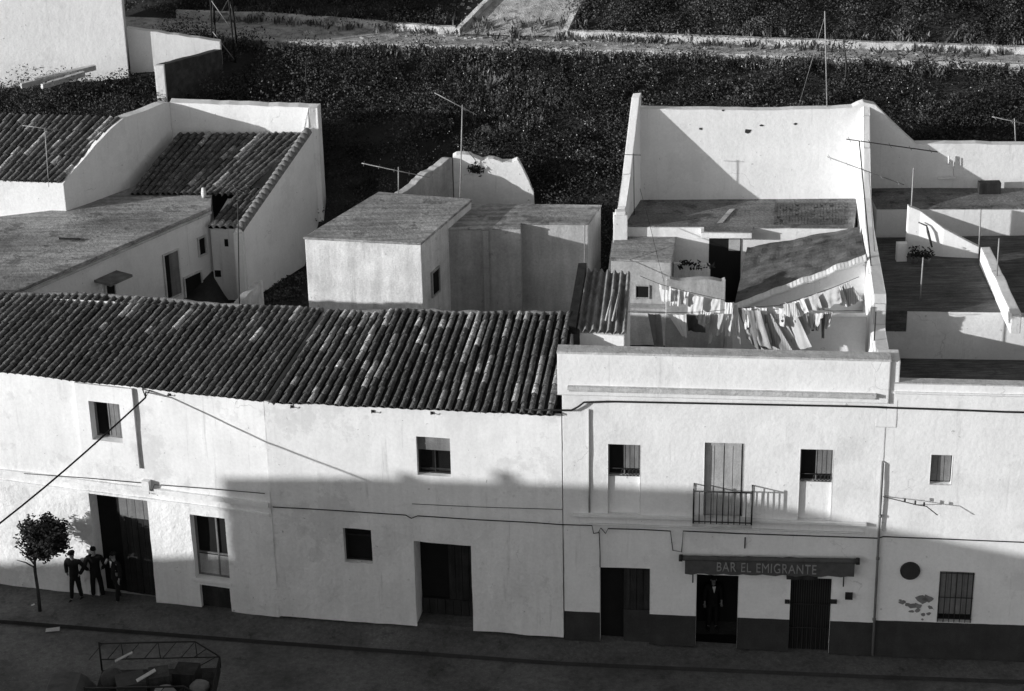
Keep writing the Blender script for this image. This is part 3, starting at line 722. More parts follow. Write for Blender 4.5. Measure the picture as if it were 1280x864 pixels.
# ------------------------------------------------------------------ buildings behind the front row
def prism(g, tops, zb, mi=0):       # vertical walls under a roof outline
    n_ = len(tops); P = [Vector(p) for p in tops]
    ar = sum(P[i].x*P[(i+1) % n_].y-P[(i+1) % n_].x*P[i].y for i in range(n_))
    if ar < 0: P.reverse()
    for i in range(n_):
        a, b = P[i], P[(i+1) % n_]
        k = max(1, int((b-a).length/.5)); 
        for j in range(k):
            p, q = a.lerp(b, j/k), a.lerp(b, (j+1)/k); g.quad(Vector((p.x, p.y, zb)), Vector((q.x, q.y, zb)), q, p, mi)
    g.add(P, [tuple(range(n_))], mi)
def roofslab(g, tops, th=.1, over=.06, mi=0, lift=.003):
    P = [Vector(p) for p in tops]; c = sum(P, Vector())/len(P)
    Q = []
    for p in P:
        d = Vector((p.x-c.x, p.y-c.y, 0)); Q.append(p+d.normalized()*over+Vector((0, 0, lift)))
    R_ = []
    for a, b in zip(Q, Q[1:]+Q[:1]):
        k = max(1, int((b-a).length/.45))
        for j in range(k):
            p = a.lerp(b, j/k); R_.append(p+Vector((.02*noise.noise(p*3), .02*noise.noise(p*3+Vector((9, 0, 0))), .012*noise.noise(p*2+Vector((0, 5, 0))))))
    g.extrude(R_, (0, 0, th), mi)
def wallrun(g, pts_top, zb, vec, mi=0, amp=.03, step=.35):   # wall with a profiled top: top polyline, base height, thickness vector
    T = rough_line(pts_top, step, amp); poly = [Vector((T[0].x, T[0].y, zb))]+T+[Vector((T[-1].x, T[-1].y, zb))]
    # triangulation-safe: build strip by strip
    vec = Vector(vec)
    for a, b in zip(T, T[1:]):
        a0, b0 = Vector((a.x, a.y, zb)), Vector((b.x, b.y, zb))
        g.quad(a0, b0, b, a, mi); g.quad(b0+vec, a0+vec, a+vec, b+vec, mi); g.quad(a, b, b+vec, a+vec, mi)
    a, b = T[0], T[-1]
    g.quad(Vector((a.x, a.y, zb))+vec, Vector((a.x, a.y, zb)), a, a+vec, mi); g.quad(Vector((b.x, b.y, zb)), Vector((b.x, b.y, zb))+vec, b+vec, b, mi)
V3 = Vector
# --- flat roofed shed
zS = 8.55
s1, s2, s3, s4 = onz(381, 299, zS), onz(526, 306, zS), onz(589, 252, zS), onz(474, 243, zS)
rS = thing('flat_roofed_shed', 'blocky white plastered shed with flat clay roof behind the middle house', 'shed', ((s1+s2)/2).to_3d()-V3((0, 0, 4)))
g = MB(); prism(g, [s1, s2, s3, s4], 4.4); g.build('wall', 'dirty_white', rS)
g = MB(); roofslab(g, [s1, s2, s3, s4], .07, .05); g.build('roof', 'flat_roof', rS)
pls = through(s2, s3); 
if pls.n.x < 0: pls.n = -pls.n
a, b = pls.hit(539, 345), pls.hit(548, 345); z1, z0 = pls.hit(543, 338).z, pls.hit(543, 368).z
ua, ub = (a-pls.p).dot(pls.d), (b-pls.p).dot(pls.d)
w_ = slabpart('window', 'dark', rS, pls, ua, ub, z0, z1, .0, .012)
g = MB(); frame(g, pls, [ua-.04, ub+.04, z0-.04, z1+.04], .0, .05, .06); g.build('frame', 'grey_render', w_)
# --- stepped low building beside it
zG = 8.25
g1, g2 = onz(553, 288, zG), onz(651, 286, zG); g3, g4 = onz(652, 280.5, zG), onz(735, 281.5, zG); g5 = onz(751, 258, zG); g6 = onz(585, 257, zG); g7 = onz(540, 262, zG)
rG = thing('flat_roofed_annex', 'low flat roofed rendered block with a stepped front to the right of the shed', 'outbuilding', ((g1+g4)/2).to_3d()-V3((0, 0, 4)))
out = [g1, g2, g3, g4, g5, g6]
g3b = V3((g2.x+.02, g3.y, zG)); out = [g1, g2, g3b, g4, g5, g6]
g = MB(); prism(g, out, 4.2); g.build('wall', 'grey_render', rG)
g = MB(); roofslab(g, out, .05, .03); g.build('roof', 'flat_roof', rG)
pg = through(g1, g2); 
if pg.n.y > 0: pg.n = -pg.n
u = (pg.hit(608, 340)-pg.p).dot(pg.d); slabpart('pilaster', 'grey_render', rG, pg, u-.1, u+.1, 4.3, zG-.02, .0, .1)
# --- ruined white wall with broken top
cH = onz(566, 196, 8.9); pH = Plane((cH.x, cH.y), RAD(4))
tops = [pH.hit(x, y) for x, y in ((566, 196), (575, 193), (588, 194), (596, 198), (604, 201), (617, 199), (628, 203), (640, 203), (647, 200), (655, 214), (661, 226), (667, 240), (668, 250))]
rH = thing('ruined_wall', 'broken topped white wall with a sloping wing behind the low block', 'wall', V3((0, 67, 6)))
g = MB(); wallrun(g, tops, 6.0, (0, .35, 0), amp=.035, step=.12); g.build('wall', 'white', rH)
wE = onz(500, 244, 8.3); wl = [wE, wE.lerp(tops[0], .35)+V3((0, 0, .03)), wE.lerp(tops[0], .7)+V3((0, 0, .02)), tops[0]-V3((.02, .05, .02))]
g = MB(); wallrun(g, wl, 6.0, (-.25, .12, 0), amp=.06, step=.15); g.build('sloping_wing', 'grey_render', rH)
# ---------------- bar building rear: terrace, high rear wall, stub wall, party wall
zT = 8.0
pR = through((4.37, 64.6), (11.4, 64.3)); 
if pR.n.y > 0: pR.n = -pR.n
rR = thing('bar_rear_range', 'flat terrace with tall white rear wall behind the bar courtyard', 'building', V3((7.6, 63, 5)))
tp = [pR.hit(x, y) for x, y in ((800, 136), (870, 137), (960, 138), (1040, 136), (1066, 134), (1074, 130), (1080, 128), (1094, 131), (1100, 137), (1120, 157), (1145, 180), (1200, 180), (1262, 181), (1340, 182))]
g = MB(); wallrun(g, tp, 5.5, (.0, .35, 0), amp=.025, step=.4); g.build('rear_wall', 'white', rR)
t1, t2 = onz(780, 284, zT), onz(1066, 286, zT); e1, e2 = V3((4.3, 64.62, zT)), V3((11.45, 64.32, zT))
tm = onz(880, 284, zT); tm2 = onz(880, 290, zT); tm3 = onz(941, 291, zT); tm4 = onz(941, 285.5, zT)
g = MB(); prism(g, [t1, t2, e2, e1], 4.6); g.build('wall', 'white', rR)
g = MB(); roofslab(g, [t1, tm, tm2, tm3, tm4, t2, e2, e1], .03, .0); g.build('roof', 'flat_dark', rR)
# stub wall at the left end, battered on its outer side
stub = [(64.75, 11.62), (64.5, 11.55), (63.9, 10.55), (63.2, 9.4), (62.5, 8.55), (62.15, 8.35)]
def stub_x(y): return interp(y, [(62.15, 3.5), (64.75, 4.22)])
g = MB(); pr = None
for y, z in stub:
    x = stub_x(y); c = [V3((x-.2-.1*(z-6), y, 6.0)), V3((x-.14, y, z)), V3((x+.12, y, z+.02)), V3((x+.16, y, 6.0))]
    if pr: [g.quad(pr[k], c[k], c[k+1], pr[k+1]) for k in range(3)]
    else: g.quad(*c)
    pr = c
g.quad(*reversed(pr)); g.build('stub_wall', 'white', rR, fix=True)
g = MB(); x = stub_x(62.1); g.box((x+.03, 62.02, 7.5), (.22, 0, 0), (0, .16, 0), (0, 0, 1.0)); g.box((x+.03, 62.02, 8.56), (.16, 0, 0), (0, .12, 0), (0, 0, .06)); g.build('end_pier', 'white', rR)
# slab canopy and dark doorway below the terrace
pT = through(t1, t2)
if pT.n.y > 0: pT.n = -pT.n
def TU(x, y, out=0.):
    h = pT.hit(x, y, out); return (h-pT.p).dot(pT.d), h.z
ua, _ = TU(886, 320); ub, _ = TU(926, 320); _, z1 = TU(905, 296); _, z0 = TU(905, 392)
d = slabpart('doorway', 'dark', rR, pT, ua, ub, z0, z1, -.02, .015)
uc_, _ = TU(911, 300); ud_, z2 = TU(925, 313); slabpart('curtain', 'cloth_pale', d, pT, uc_, ud_, z2, z1-.02, .016, .04)
ua, _ = TU(876, 290, .35); ub, _ = TU(940, 290, .35); g = MB(); slab(g, pT, ua, ub, zT-.2, zT-.02, .01, .42); g.build('canopy_slab', 'white', rR)
# --- annex with a tiny window
zX = 7.62
x1, x2 = onz(764, 326, zX), onz(839, 328, zX); x3 = V3((onz(846, 303, zX).x, t1.y-.02, zX)); x4 = V3((onz(770, 303, zX).x, t1.y-.02, zX))
rX = thing('courtyard_annex', 'small grey annex with one dark square window in the bar courtyard', 'outbuilding', ((x1+x2)/2)-V3((0, 0, 3)))
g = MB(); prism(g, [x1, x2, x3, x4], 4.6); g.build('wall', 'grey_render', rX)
g = MB(); roofslab(g, [x1, x2, x3, x4], .06, .04); g.build('roof', 'flat_roof', rX)
pX = through(x1, x2)
if pX.n.y > 0: pX.n = -pX.n
def XU(x, y, out=0.):
    h = pX.hit(x, y, out); return (h-pX.p).dot(pX.d), h.z
ua, z1 = XU(795, 357); ub, z0 = XU(811, 372)
w_ = slabpart('window', 'dark', rX, pX, ua, ub, z0, z1, .0, .012); g = MB(); frame(g, pX, [ua-.03, ub+.03, z0-.03, z1+.03], 0, .04, .04); g.build('frame', 'grey_render', w_)
ua, z1 = XU(785, 385, .4); ub, _ = XU(862, 385, .4); slabpart('ledge', 'grey_render', rX, pX, ua, ub, z1-.1, z1, .0, .4)
# lower courtyard wall under the ledge and wall beside it
g = MB(); ua, z1 = XU(786, 391, .3); ub, _ = XU(1000, 391, .3); slab(g, pX, ua, ub, 4.3, z1, .12, .3); 
tag(g.build('courtyard_wall', 'dirty_white'), 'long low grey courtyard wall behind the hanging sheets', 'wall')
g = MB(); a = V3((x2.x+.1, x2.y-.5, 0)); y_ = 59.4; A_, B_ = onY(833, 350, y_), onY(907, 350, y_)
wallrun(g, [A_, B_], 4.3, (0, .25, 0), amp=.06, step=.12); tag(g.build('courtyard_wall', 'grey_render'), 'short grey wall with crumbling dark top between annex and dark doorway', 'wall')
y_ = 60.6; A_, B_ = onY(842, 330, y_), onY(888, 332, y_); g = MB(); wallrun(g, [A_, B_], 4.3, (0, .2, 0)); tag(g.build('courtyard_wall', 'dirty_white'), 'half lit wall right of the annex roof beneath the terrace', 'wall')
g = MB()
for i in range(60):
    p = onY(rnd(848, 893), 329+rnd(-4, 5)+rnd(0, 4), 60.35); r_ = rnd(.04, .1); d1 = V3((rnd(-1, 1), rnd(-1, 1), rnd(-1, 1))).normalized()*r_; d2 = d1.orthogonal().normalized()*r_*.5
    g.quad(p-d1, p-d2, p+d1, p+d2, 0, rnd(.5, 1.2))
tag(g.build('potted_creeper', 'leaf'), 'dark straggling creeper on the wall beside the dark doorway', 'plant')
# courtyard floor
g = MB(); g.bb((2.2, 51, 4.2), (10.4, 61.5, 4.55)); struct(g.build('courtyard_floor', 'walk'))
# --- low tiled lean-to with undulating old roof
A_, B_, C_, D_ = onz(934, 309, 7.55), onz(1074, 284, 8.2), onz(1083, 324, 8.35), onz(917, 386, 7.25)
rL = thing('lean_to', 'sagging old lean-to roof with pale front edge beside the tall party wall', 'outbuilding', V3((9, 58, 4.5)))
def LP(s, t): 
    p = (D_.lerp(C_, s)).lerp(A_.lerp(B_, s), t); p.z += .09*noise.noise(V3((s*4, t*3, 1)))+.05*noise.noise(V3((s*11, t*9, 2))); return p
g = MB(); NS, NT = 36, 24
for i in range(NS):
    for j in range(NT): g.add([LP(i/NS, j/NT), LP((i+1)/NS, j/NT), LP((i+1)/NS, (j+1)/NT), LP(i/NS, (j+1)/NT)], [(0, 1, 2, 3)], 0, 1., True)
g.build('roof', 'old_roof', rL)
g = MB()
for i in range(NS):
    a, b = LP(i/NS, 0), LP((i+1)/NS, 0); g.extrude([a+V3((0, -.05, -.06)), b+V3((0, -.05, -.06)), b+V3((0, .13, .05)), a+V3((0, .13, .05))], (0, 0, .07))
g.build('coping', 'white', rL)
g = MB(); n_ = 20
for i in range(n_):
    a, b = LP(i/n_, 0), LP((i+1)/n_, 0); g.quad(V3((a.x, a.y+.05, 4.4)), V3((b.x, b.y+.05, 4.4)), b+V3((0, .05, -.07)), a+V3((0, .05, -.07)))
    a, b = LP(0, i/n_), LP(0, (i+1)/n_); g.quad(V3((a.x, a.y, 4.4)), V3((b.x, b.y, 4.4)), b+V3((0, 0, -.03)), a+V3((0, 0, -.03)))
g.build('wall', 'white', rL)
# lit front wall of the courtyard's right end
pl_ = Plane((9, 55.5), RAD(6)); a, b = pl_.hit(1000, 398), pl_.hit(1084, 396); g = MB(); wallrun(g, [a, b], 4.4, (0, .3, 0)); 
tag(g.build('courtyard_wall', 'white'), 'bright white courtyard wall under the striped washing at right', 'wall')
# --- party wall between bar and right house
rP = thing('party_wall', 'tall white party wall stepping down towards the street beside the bar courtyard', 'wall', V3((10.6, 57, 5)))
prof = [(64.4, 11.25), (64.0, 10.95), (63.3, 10.1), (62.6, 9.4), (61.9, 8.9), (60.5, 8.45), (57, 8.32), (55.4, 8.3), (55.15, 8.1), (55.05, 7.5), (54.9, 7.36), (50.6, 7.36)]
g = MB(); pr = None
for y, z in prof:
    x = interp(y, [(49.75, 9.72), (64.5, 11.42)]); wd = interp(y, [(49.7, .5), (57, .4), (64.5, .26)]); z += .02*noise.noise(V3((y*3, 0, 0)))
    c = [V3((x-.08, y, 4.4)), V3((x, y, z-.06)), V3((x+.08, y, z)), V3((x+wd, y, z-.02)), V3((x+wd+.02, y, 4.4))]
    if pr: [g.quad(pr[k], c[k], c[k+1], pr[k+1]) for k in range(4)]
    pr = c
g.build('wall', 'white', rP, fix=True)
# --- corrugated hut
rK = thing('corrugated_hut', 'little white hut with steep corrugated roof at the bar parapet', 'hut', V3((2.7, 54, 5)))
k1, k2, k3, k4 = onz(722, 413, 8.25), onz(783, 417, 8.25), onz(788, 341, 8.8), onz(735, 337, 8.8)
def KP(s, t): return (k1.lerp(k2, s)).lerp(k4.lerp(k3, s), t)
g = MB(); n_ = 66
for i in range(n_):
    for j in range(5):
        q = []
        for a_, b_ in ((i, j), (i+1, j), (i+1, j+1), (i, j+1)):
            p = KP(a_/n_, b_/5); q.append(p+V3((0, 0, .06*math.cos(a_/n_*2*math.pi*6.3)+.02*noise.noise(V3((a_*.2, b_, 0))))))
        g.add(q, [(0, 1, 2, 3)], 0, 1., True)
g.build('corrugated_roof', 'corr', rK)
g = MB()
for f0, f1 in ((.56, .98), (.7, .9)):
    a, b = KP(f0, .12), KP(f0+.1, .62); g.tube([a+V3((0, 0, .13)), b+V3((0, 0, .13))], .03, 5)
g.build('roof_batten', 'timber', rK)
d_ = V3((0, 0, -.12)); g = MB(); prism(g, [k1+d_+V3((.06, .1, 0)), k2+d_+V3((-.05, .1, 0)), k3+d_, k4+d_], 4.5); g.build('wall', 'white', rK)
g = MB(); g.box(k1.lerp(k4, .5)+V3((-.16, 0, .05)), (.12, .0, .0), (k4-k1)*.5, (0, 0, .16)); g.build('side_board', 'wood_dark', rK)
# ---------------- house D rear
zD = 8.35
d1, d2 = onz(1096, 262, zD), onz(1330, 262, zD); dr = pR.hit(1096, 236); 
rE = thing('rear_terrace_block', 'upper flat roof with grey rear terrace at the right edge', 'building', V3((14, 63, 5)))
e1 = V3((d1.x, 64.3, zD)); e2 = V3((d2.x+.3, 63.9, zD))
g = MB(); prism(g, [d1, d2, e2, e1], 4.6); g.build('wall', 'white', rE)
g = MB(); roofslab(g, [d1, d2, e2, e1], .03, .0); g.build('roof', 'flat_dark', rE)
zd = 7.5
f1, f2 = onz(1106, 389, zd), onz(1340, 392, zd); f3, f4 = V3((17.6, 61.9, zd)), V3((11.4, 62.0, zd))
rF = thing('lower_terrace_block', 'dark brick floored terrace with white front wall beyond the right house patio', 'building', V3((13, 56, 5)))
g = MB(); prism(g, [f1, f2, f3, f4], 5.6); g.build('wall', 'white', rF)
g = MB(); roofslab(g, [f1, f2, f3, f4], .02, .0); g.build('floor', 'brick_floor', rF)
# stair parapets on the terrace
pz = [V3((12.35, 60.55, onY(1127, 259, 60.5).z)), V3((12.7, 60.5, onY(1137, 264, 60.5).z)), onY(1180, 286, 60.2), onY(1224, 309, 60.0)]
rQ = thing('terrace_parapet', 'sloping white parapet round the stair on the dark terrace', 'parapet', V3((13.4, 60.3, zd)))
g = MB(); wallrun(g, pz, zd, (0, .22, 0)); g.build('sloping_parapet', 'white', rQ)
q0, q1 = onz(1226, 309, 8.1), onz(1258, 378, 8.1); q1 = q0.lerp(q1, 1.2)
g = MB(); wallrun(g, [q0, q1], zd, (.28, 0, 0)); g.build('side_parapet', 'white', rQ)
g = MB(); c = onz(1127, 328, zd); g.box(c+V3((0, .12, .3)), (.16, 0, 0), (0, .12, 0), (0, 0, .3)); g.build('pier', 'white', rQ)
# notch at the front of terrace: its shade coloured as a flat dark panel
ps_ = through(f1, f2)
if ps_.n.y > 0: ps_.n = -ps_.n
a = ps_.hit(1106, 390); b = ps_.hit(1134, 390); zlo_ = ps_.hit(1120, 414).z
slabpart('dark_notch_panel', 'brick_floor', rF, ps_, (a-ps_.p).dot(ps_.d), (b-ps_.p).dot(ps_.d), zlo_, zd+.015, -.02, .02)
g = MB(); g.bb((10.2, 49.5, 5.7), (30, 56.2, 6.0)); struct(g.build('patio_floor', 'brick_floor'))
# ---------------- house group at left rear
zE = 7.8
rW = thing('rear_house', 'white rear house at left with two tiled roofs and a long shaded terrace wall', 'house', V3((-11, 65, 5)))
w1, w2 = onz(-120, 428, zE), onz(262, 263, zE); w3 = V3((w2.x-.2, 67.2, zE)); w4 = V3((-12.6, 67.6, zE)); w5 = V3((-15, 65.2, zE)); w6 = V3((-19, 64, zE))
g = MB(); prism(g, [w1, w2, w3, w4, w5, w6], 4.6); g.build('terrace_wall', 'white', rW)
g = MB(); roofslab(g, [w1, w2, w3, w4, w5, w6], .09, .05); g.build('terrace_roof', 'flat_roof', rW)
pw = through(w1, w2)
if pw.n.y > 0: pw.n = -pw.n
def WU(x, y, out=0.):
    h = pw.hit(x, y, out); return (h-pw.p).dot(pw.d), h.z
def shade_open(x0, y0, x1, y1, name, fr=True):
    ua, _ = WU(x0, (y0+y1)/2); ub, _ = WU(x1, (y0+y1)/2); _, z1 = WU((x0+x1)/2, y0); _, z0 = WU((x0+x1)/2, y1)
    w_ = slabpart(name, 'dark', rW, pw, ua, ub, z0, z1, .0, .012)
    g = MB(); frame(g, pw, [ua-.05, ub+.05, z0-.03, z1+.05], 0, .06, .05); g.build('frame', 'dirty_white', w_); return ua, ub, z0, z1, w_
ua, ub, z0, z1, w_ = shade_open(206, 315, 224, 372, 'door'); slabpart('leaf', 'wood_grey', w_, pw, lerp(ua, ub, .35), ub, z0, z1-.03, .013, .03)
shade_open(132, 351, 143, 372, 'window'); shade_open(248, 297, 256, 319, 'window'); shade_open(231, 343, 252, 378, 'doorway')
# little slab canopy over the window
ua, _ = WU(128, 342, .4); ub, zc = WU(157, 342, .4); g = MB(); slab(g, pw, ua, ub, zc-.05, zc+.03, .0, .7); g.build('canopy_slab', 'wood_grey', rW)
g = MB(); slab(g, pw, pw.uz(-120, 428)[0], pw.uz(262, 263)[0], zE-.1, zE-.02, .0, .1); g.build('eaves_cornice', 'coping', rW)
# gable wall, rear wall, right wall
zR = 10.2
gw = [V3((-14.66, 65.1, 8.86)), V3((-14.1, 65.75, 9.4)), V3((-13.5, 66.5, 9.95)), V3((-12.9, 67.3, 10.36)), V3((-12.4, 68.2, 10.3)), onY(212, 128, 69.5)]
g = MB(); wallrun(g, gw, 7.4, (-.32, .2, 0), amp=.05); g.build('gable_wall', 'white', rW)
bw_ = [onY(212, 128, 69.5), onY(397, 135, 68.6)]; g = MB(); wallrun(g, bw_, 7.2, (0, .5, 0), amp=.02); g.build('rear_wall', 'white', rW)
ra0, ra1 = onz(305, 287, 7.35), onY(390, 165, 68.5)
rw = [ra0.lerp(ra1, f/3) for f in range(4)]+[V3((ra1.x+.03, 68.6, 9.5)), V3((-6.5, 68.62, 10.2)), V3((-6.42, 69.1, 10.2))]
g = MB(); wallrun(g, rw, 4.8, (-.3, -.05, 0), amp=.02); g.build('side_wall', 'white', rW)
# coping of rough tiles on the side wall
g = MB()
for a, b in zip(rw[:4], rw[1:4]):
    n_ = 7
    for i in range(n_):
        p, q = a.lerp(b, i/n_), a.lerp(b, (i+1.1)/n_); g.tube([p+V3((-.14, 0, .03)), q+V3((-.14, 0, .01))], [.17, .15], 7)
g.build('wall_coping', 'mortar', rW)
# front lit gable end of the left house
g = MB(); a, b = onY(-60, 232, 65.5), V3((-14.66, 65.1, 8.86)); wallrun(g, [V3((-19.5, 65.9, 8.9)), b], 7.0, (.0, .3, 0), amp=.01); g.build('end_wall', 'white', rW)
# tiled roofs: rear left, rear right, lean-to
ev0, ev1 = V3((-18.6, 65.75, 8.86)), V3((-14.75, 65.1, 8.9)); rg0, rg1 = V3((-17.2, 68.1, 10.35)), V3((-12.95, 67.35, 10.36))
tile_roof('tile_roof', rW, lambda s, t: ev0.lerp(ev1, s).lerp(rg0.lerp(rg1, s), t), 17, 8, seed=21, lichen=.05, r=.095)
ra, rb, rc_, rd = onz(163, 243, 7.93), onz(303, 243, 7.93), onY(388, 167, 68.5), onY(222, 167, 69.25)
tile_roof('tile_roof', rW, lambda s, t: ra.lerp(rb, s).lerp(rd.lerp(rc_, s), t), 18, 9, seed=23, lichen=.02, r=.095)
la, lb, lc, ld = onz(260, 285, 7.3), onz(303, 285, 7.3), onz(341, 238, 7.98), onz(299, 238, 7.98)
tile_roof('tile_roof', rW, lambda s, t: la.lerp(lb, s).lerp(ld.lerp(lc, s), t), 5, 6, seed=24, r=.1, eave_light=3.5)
pa, pb = la, onz(314, 286, 7.3)
g = MB(); prism(g, [pa+V3((.05, .1, -.05)), pb+V3((-.12, .1, -.05)), V3((pb.x+.3, pb.y+1.6, 7.75)), V3((pa.x+.5, pa.y+1.6, 7.75))], 4.6); g.build('lean_to_wall', 'white', rW)
plw = through(pa+V3((.05, .1, 0)), pb+V3((0, .1, 0)))
if plw.n.y > 0: plw.n = -plw.n
for x0, y0, x1, y1 in ((281, 299, 285, 308), (269, 338, 276, 346)):
    a, b = plw.hit(x0, y1), plw.hit(x1, y0); slabpart('vent_hole', 'dark', rW, plw, (a-plw.p).dot(plw.d), (b-plw.p).dot(plw.d), a.z, b.z, .0, .012)
g = MB(); p = V3((ra0.x-.2, ra0.y-.1, 4.6)); g.box(p+V3((0, 0, 1.3)), (.14, 0, 0), (0, .14, 0), (0, 0, 1.38)); g.build('corner_pier', 'white', rW)
# low rubble topped wall in the yard
a, b = onz(290, 382, 6.6), onz(318, 352, 6.6); g = MB(); wallrun(g, [a, b], 4.8, (.25, .1, 0), amp=.08, step=.1); tag(g.build('yard_wall', 'coping'), 'short rubble topped yard wall below the lean-to of the rear house', 'wall')

# ------------------------------------------------------------------ upper left: white buildings, brick wall, pylon, planks
b0, b1 = onY(-80, 88, 74.6), onY(161, 92, 74.6)
rU = thing('white_building', 'plain white building cut off by the top left corner', 'building', V3((b1.x-2, 75, 9.5)))
g = MB(); prism(g, [V3((b0.x, 74.6, 13.6)), V3((b1.x, 74.6, 13.6)), V3((b1.x*1.04, 78, 13.6)), V3((b0.x, 79, 13.6))], 8.6); g.build('wall', 'white', rU)
g = MB(); roofslab(g, [V3((b0.x, 74.6, 13.6)), V3((b1.x, 74.6, 13.6)), V3((b1.x*1.04, 78, 13.6)), V3((b0.x, 79, 13.6))], .1, .08); g.build('roof', 'flat_roof', rU)
a, b = onY(158, 35, 74.92), onY(275, 52, 74.92); g = MB(); wallrun(g, [a, b], 8.8, (0, .3, 0)); tag(g.build('boundary_wall', 'white'), 'bright white boundary wall between the top left building and the brick wall', 'wall')
a, b = onY(204, 81, 72.0), onY(277, 62, 74.86); g = MB(); wallrun(g, [a, b], 8.2, (-.28, .06, 0), amp=.02)
rr_ = thing('brick_wall', 'dark shaded brick retaining wall with a pale end above the rear house', 'wall', V3((a.x, a.y, 8.5)))
g.build('wall', 'brick', rr_); g = MB(); p = a+V3((-.12, -.1, 0)); g.box(V3((p.x, p.y, (a.z+8.2)/2)), (.17, 0, 0), (0, .09, 0), (0, 0, (a.z-8.2)/2+.02)); g.build('end_pier', 'white', rr_)
def pylon():
    c = onterr(283, 66); c.y -= .3; ft = [c]; r = thing('lattice_mast', 'thin steel lattice mast beside the brick wall at top left', 'mast', V3((c.x, c.y, min(p.z for p in ft))))
    zf = c.z-.1; c = V3((c.x, c.y, 0)); tops = []
    ft = [c+V3((sx*.42, sy*.5, zf)) for sx, sy in ((-1, -1), (-1, 1), (1, 1), (1, -1))]
    for p in ft:
        q = c+(p-c)*.45; q.z = p.z+7; tops.append(q); g = MB(); g.tube([p-V3((0, 0, .3)), q], .035, 5); g.build('leg', 'iron', r)
    g = MB(); n_ = 6
    for k in range(4):
        for i in range(n_):
            a, b = ft[k].lerp(tops[k], i/n_), ft[(k+1) % 4].lerp(tops[(k+1) % 4], (i+1)/n_); g.tube([a, b], .018, 4)
    g.build('lattice_brace', 'zinc', r)
pylon()
planks_lab = ('longest pale timber beam lying on the weeds behind the left tiled roof', 'shorter pale timber beam beside the longest one on the weeds', 'thin pale timber beam nearest the left tiled roof')
for (x0, y0, x1, y1), lab in zip(((30, 139, 122, 114), (46, 133, 112, 116), (56, 140, 108, 122)), planks_lab):
    a, b = onterr(x0, y0), onterr(x1, y1); a.z += .95; b.z += .9; d = (b-a)/2; s_ = d.cross(V3((0, 0, 1))).normalized()*.09; g = MB(); g.box((a+b)/2, d, s_, (0, 0, .09)); tag(g.build('timber_beam', 'timber'), lab, 'timber', 'timber beams on the weeds')

# ------------------------------------------------------------------ houses across the street (outside the picture; their roofs throw the shadow on the street fronts)
T_ = 37.
def caster(prof, lab, y0=31):
    P = [V3((x, y, z))+S*T_ for x, y, z in prof]
    r = thing('village_house', lab, 'house', V3(((P[0].x+P[-1].x)/2, 34, -.4)))
    g = MB(); front = P; back = [V3((p.x-8, y0, p.z)) for p in P]
    for i in range(len(P)-1):
        f0, f1_, k0, k1_ = front[i], front[i+1], back[i], back[i+1]
        g.quad(V3((f1_.x, f1_.y, -.4)), V3((f0.x, f0.y, -.4)), f0, f1_); g.quad(V3((k0.x, k0.y, -.4)), V3((k1_.x, k1_.y, -.4)), k1_, k0)
    for f_, k_, fl in ((front[0], back[0], 0), (front[-1], back[-1], 1)):
        q = [V3((f_.x, f_.y, -.4)), f_, k_, V3((k_.x, k_.y, -.4))]; g.quad(*(q if fl else q[::-1]))
    g.build('wall', 'white', r)
    g = MB()
    for i in range(len(P)-1): g.extrude([front[i], front[i+1], back[i+1], back[i]], (0, 0, -.12))
    g.build('roof', 'tile_base', r); return r, front
caster([(-40, 52.5, 1.6), (-8.45, 52.3, 1.9)], 'low white house across the street outside the picture, farthest left')
r_, fr_ = caster([(-8.4, 52.2, 4.45), (-4, 51.3, 4.8), (.3, 50.4, 5.0), (4.9, 49.8, 5.0)], 'tall white house across the street outside the picture')
for x, w__, hh in ((-4.05, .2, .34), (.1, .2, .3)):
    p = V3((x, 51, 4.9))+S*T_; g = MB(); g.box(V3((p.x, p.y-.35, p.z+hh/2-.1)), (w__, 0, 0), (0, .12, 0), (0, 0, hh/2+.1)); g.build('chimney', 'white', r_)
caster([(4.95, 49.8, 5.0), (9.43, 49.3, 4.11), (13.1, 48.9, 3.4), (22, 48, 1.7)], 'white house with falling roof line across the street outside the picture')

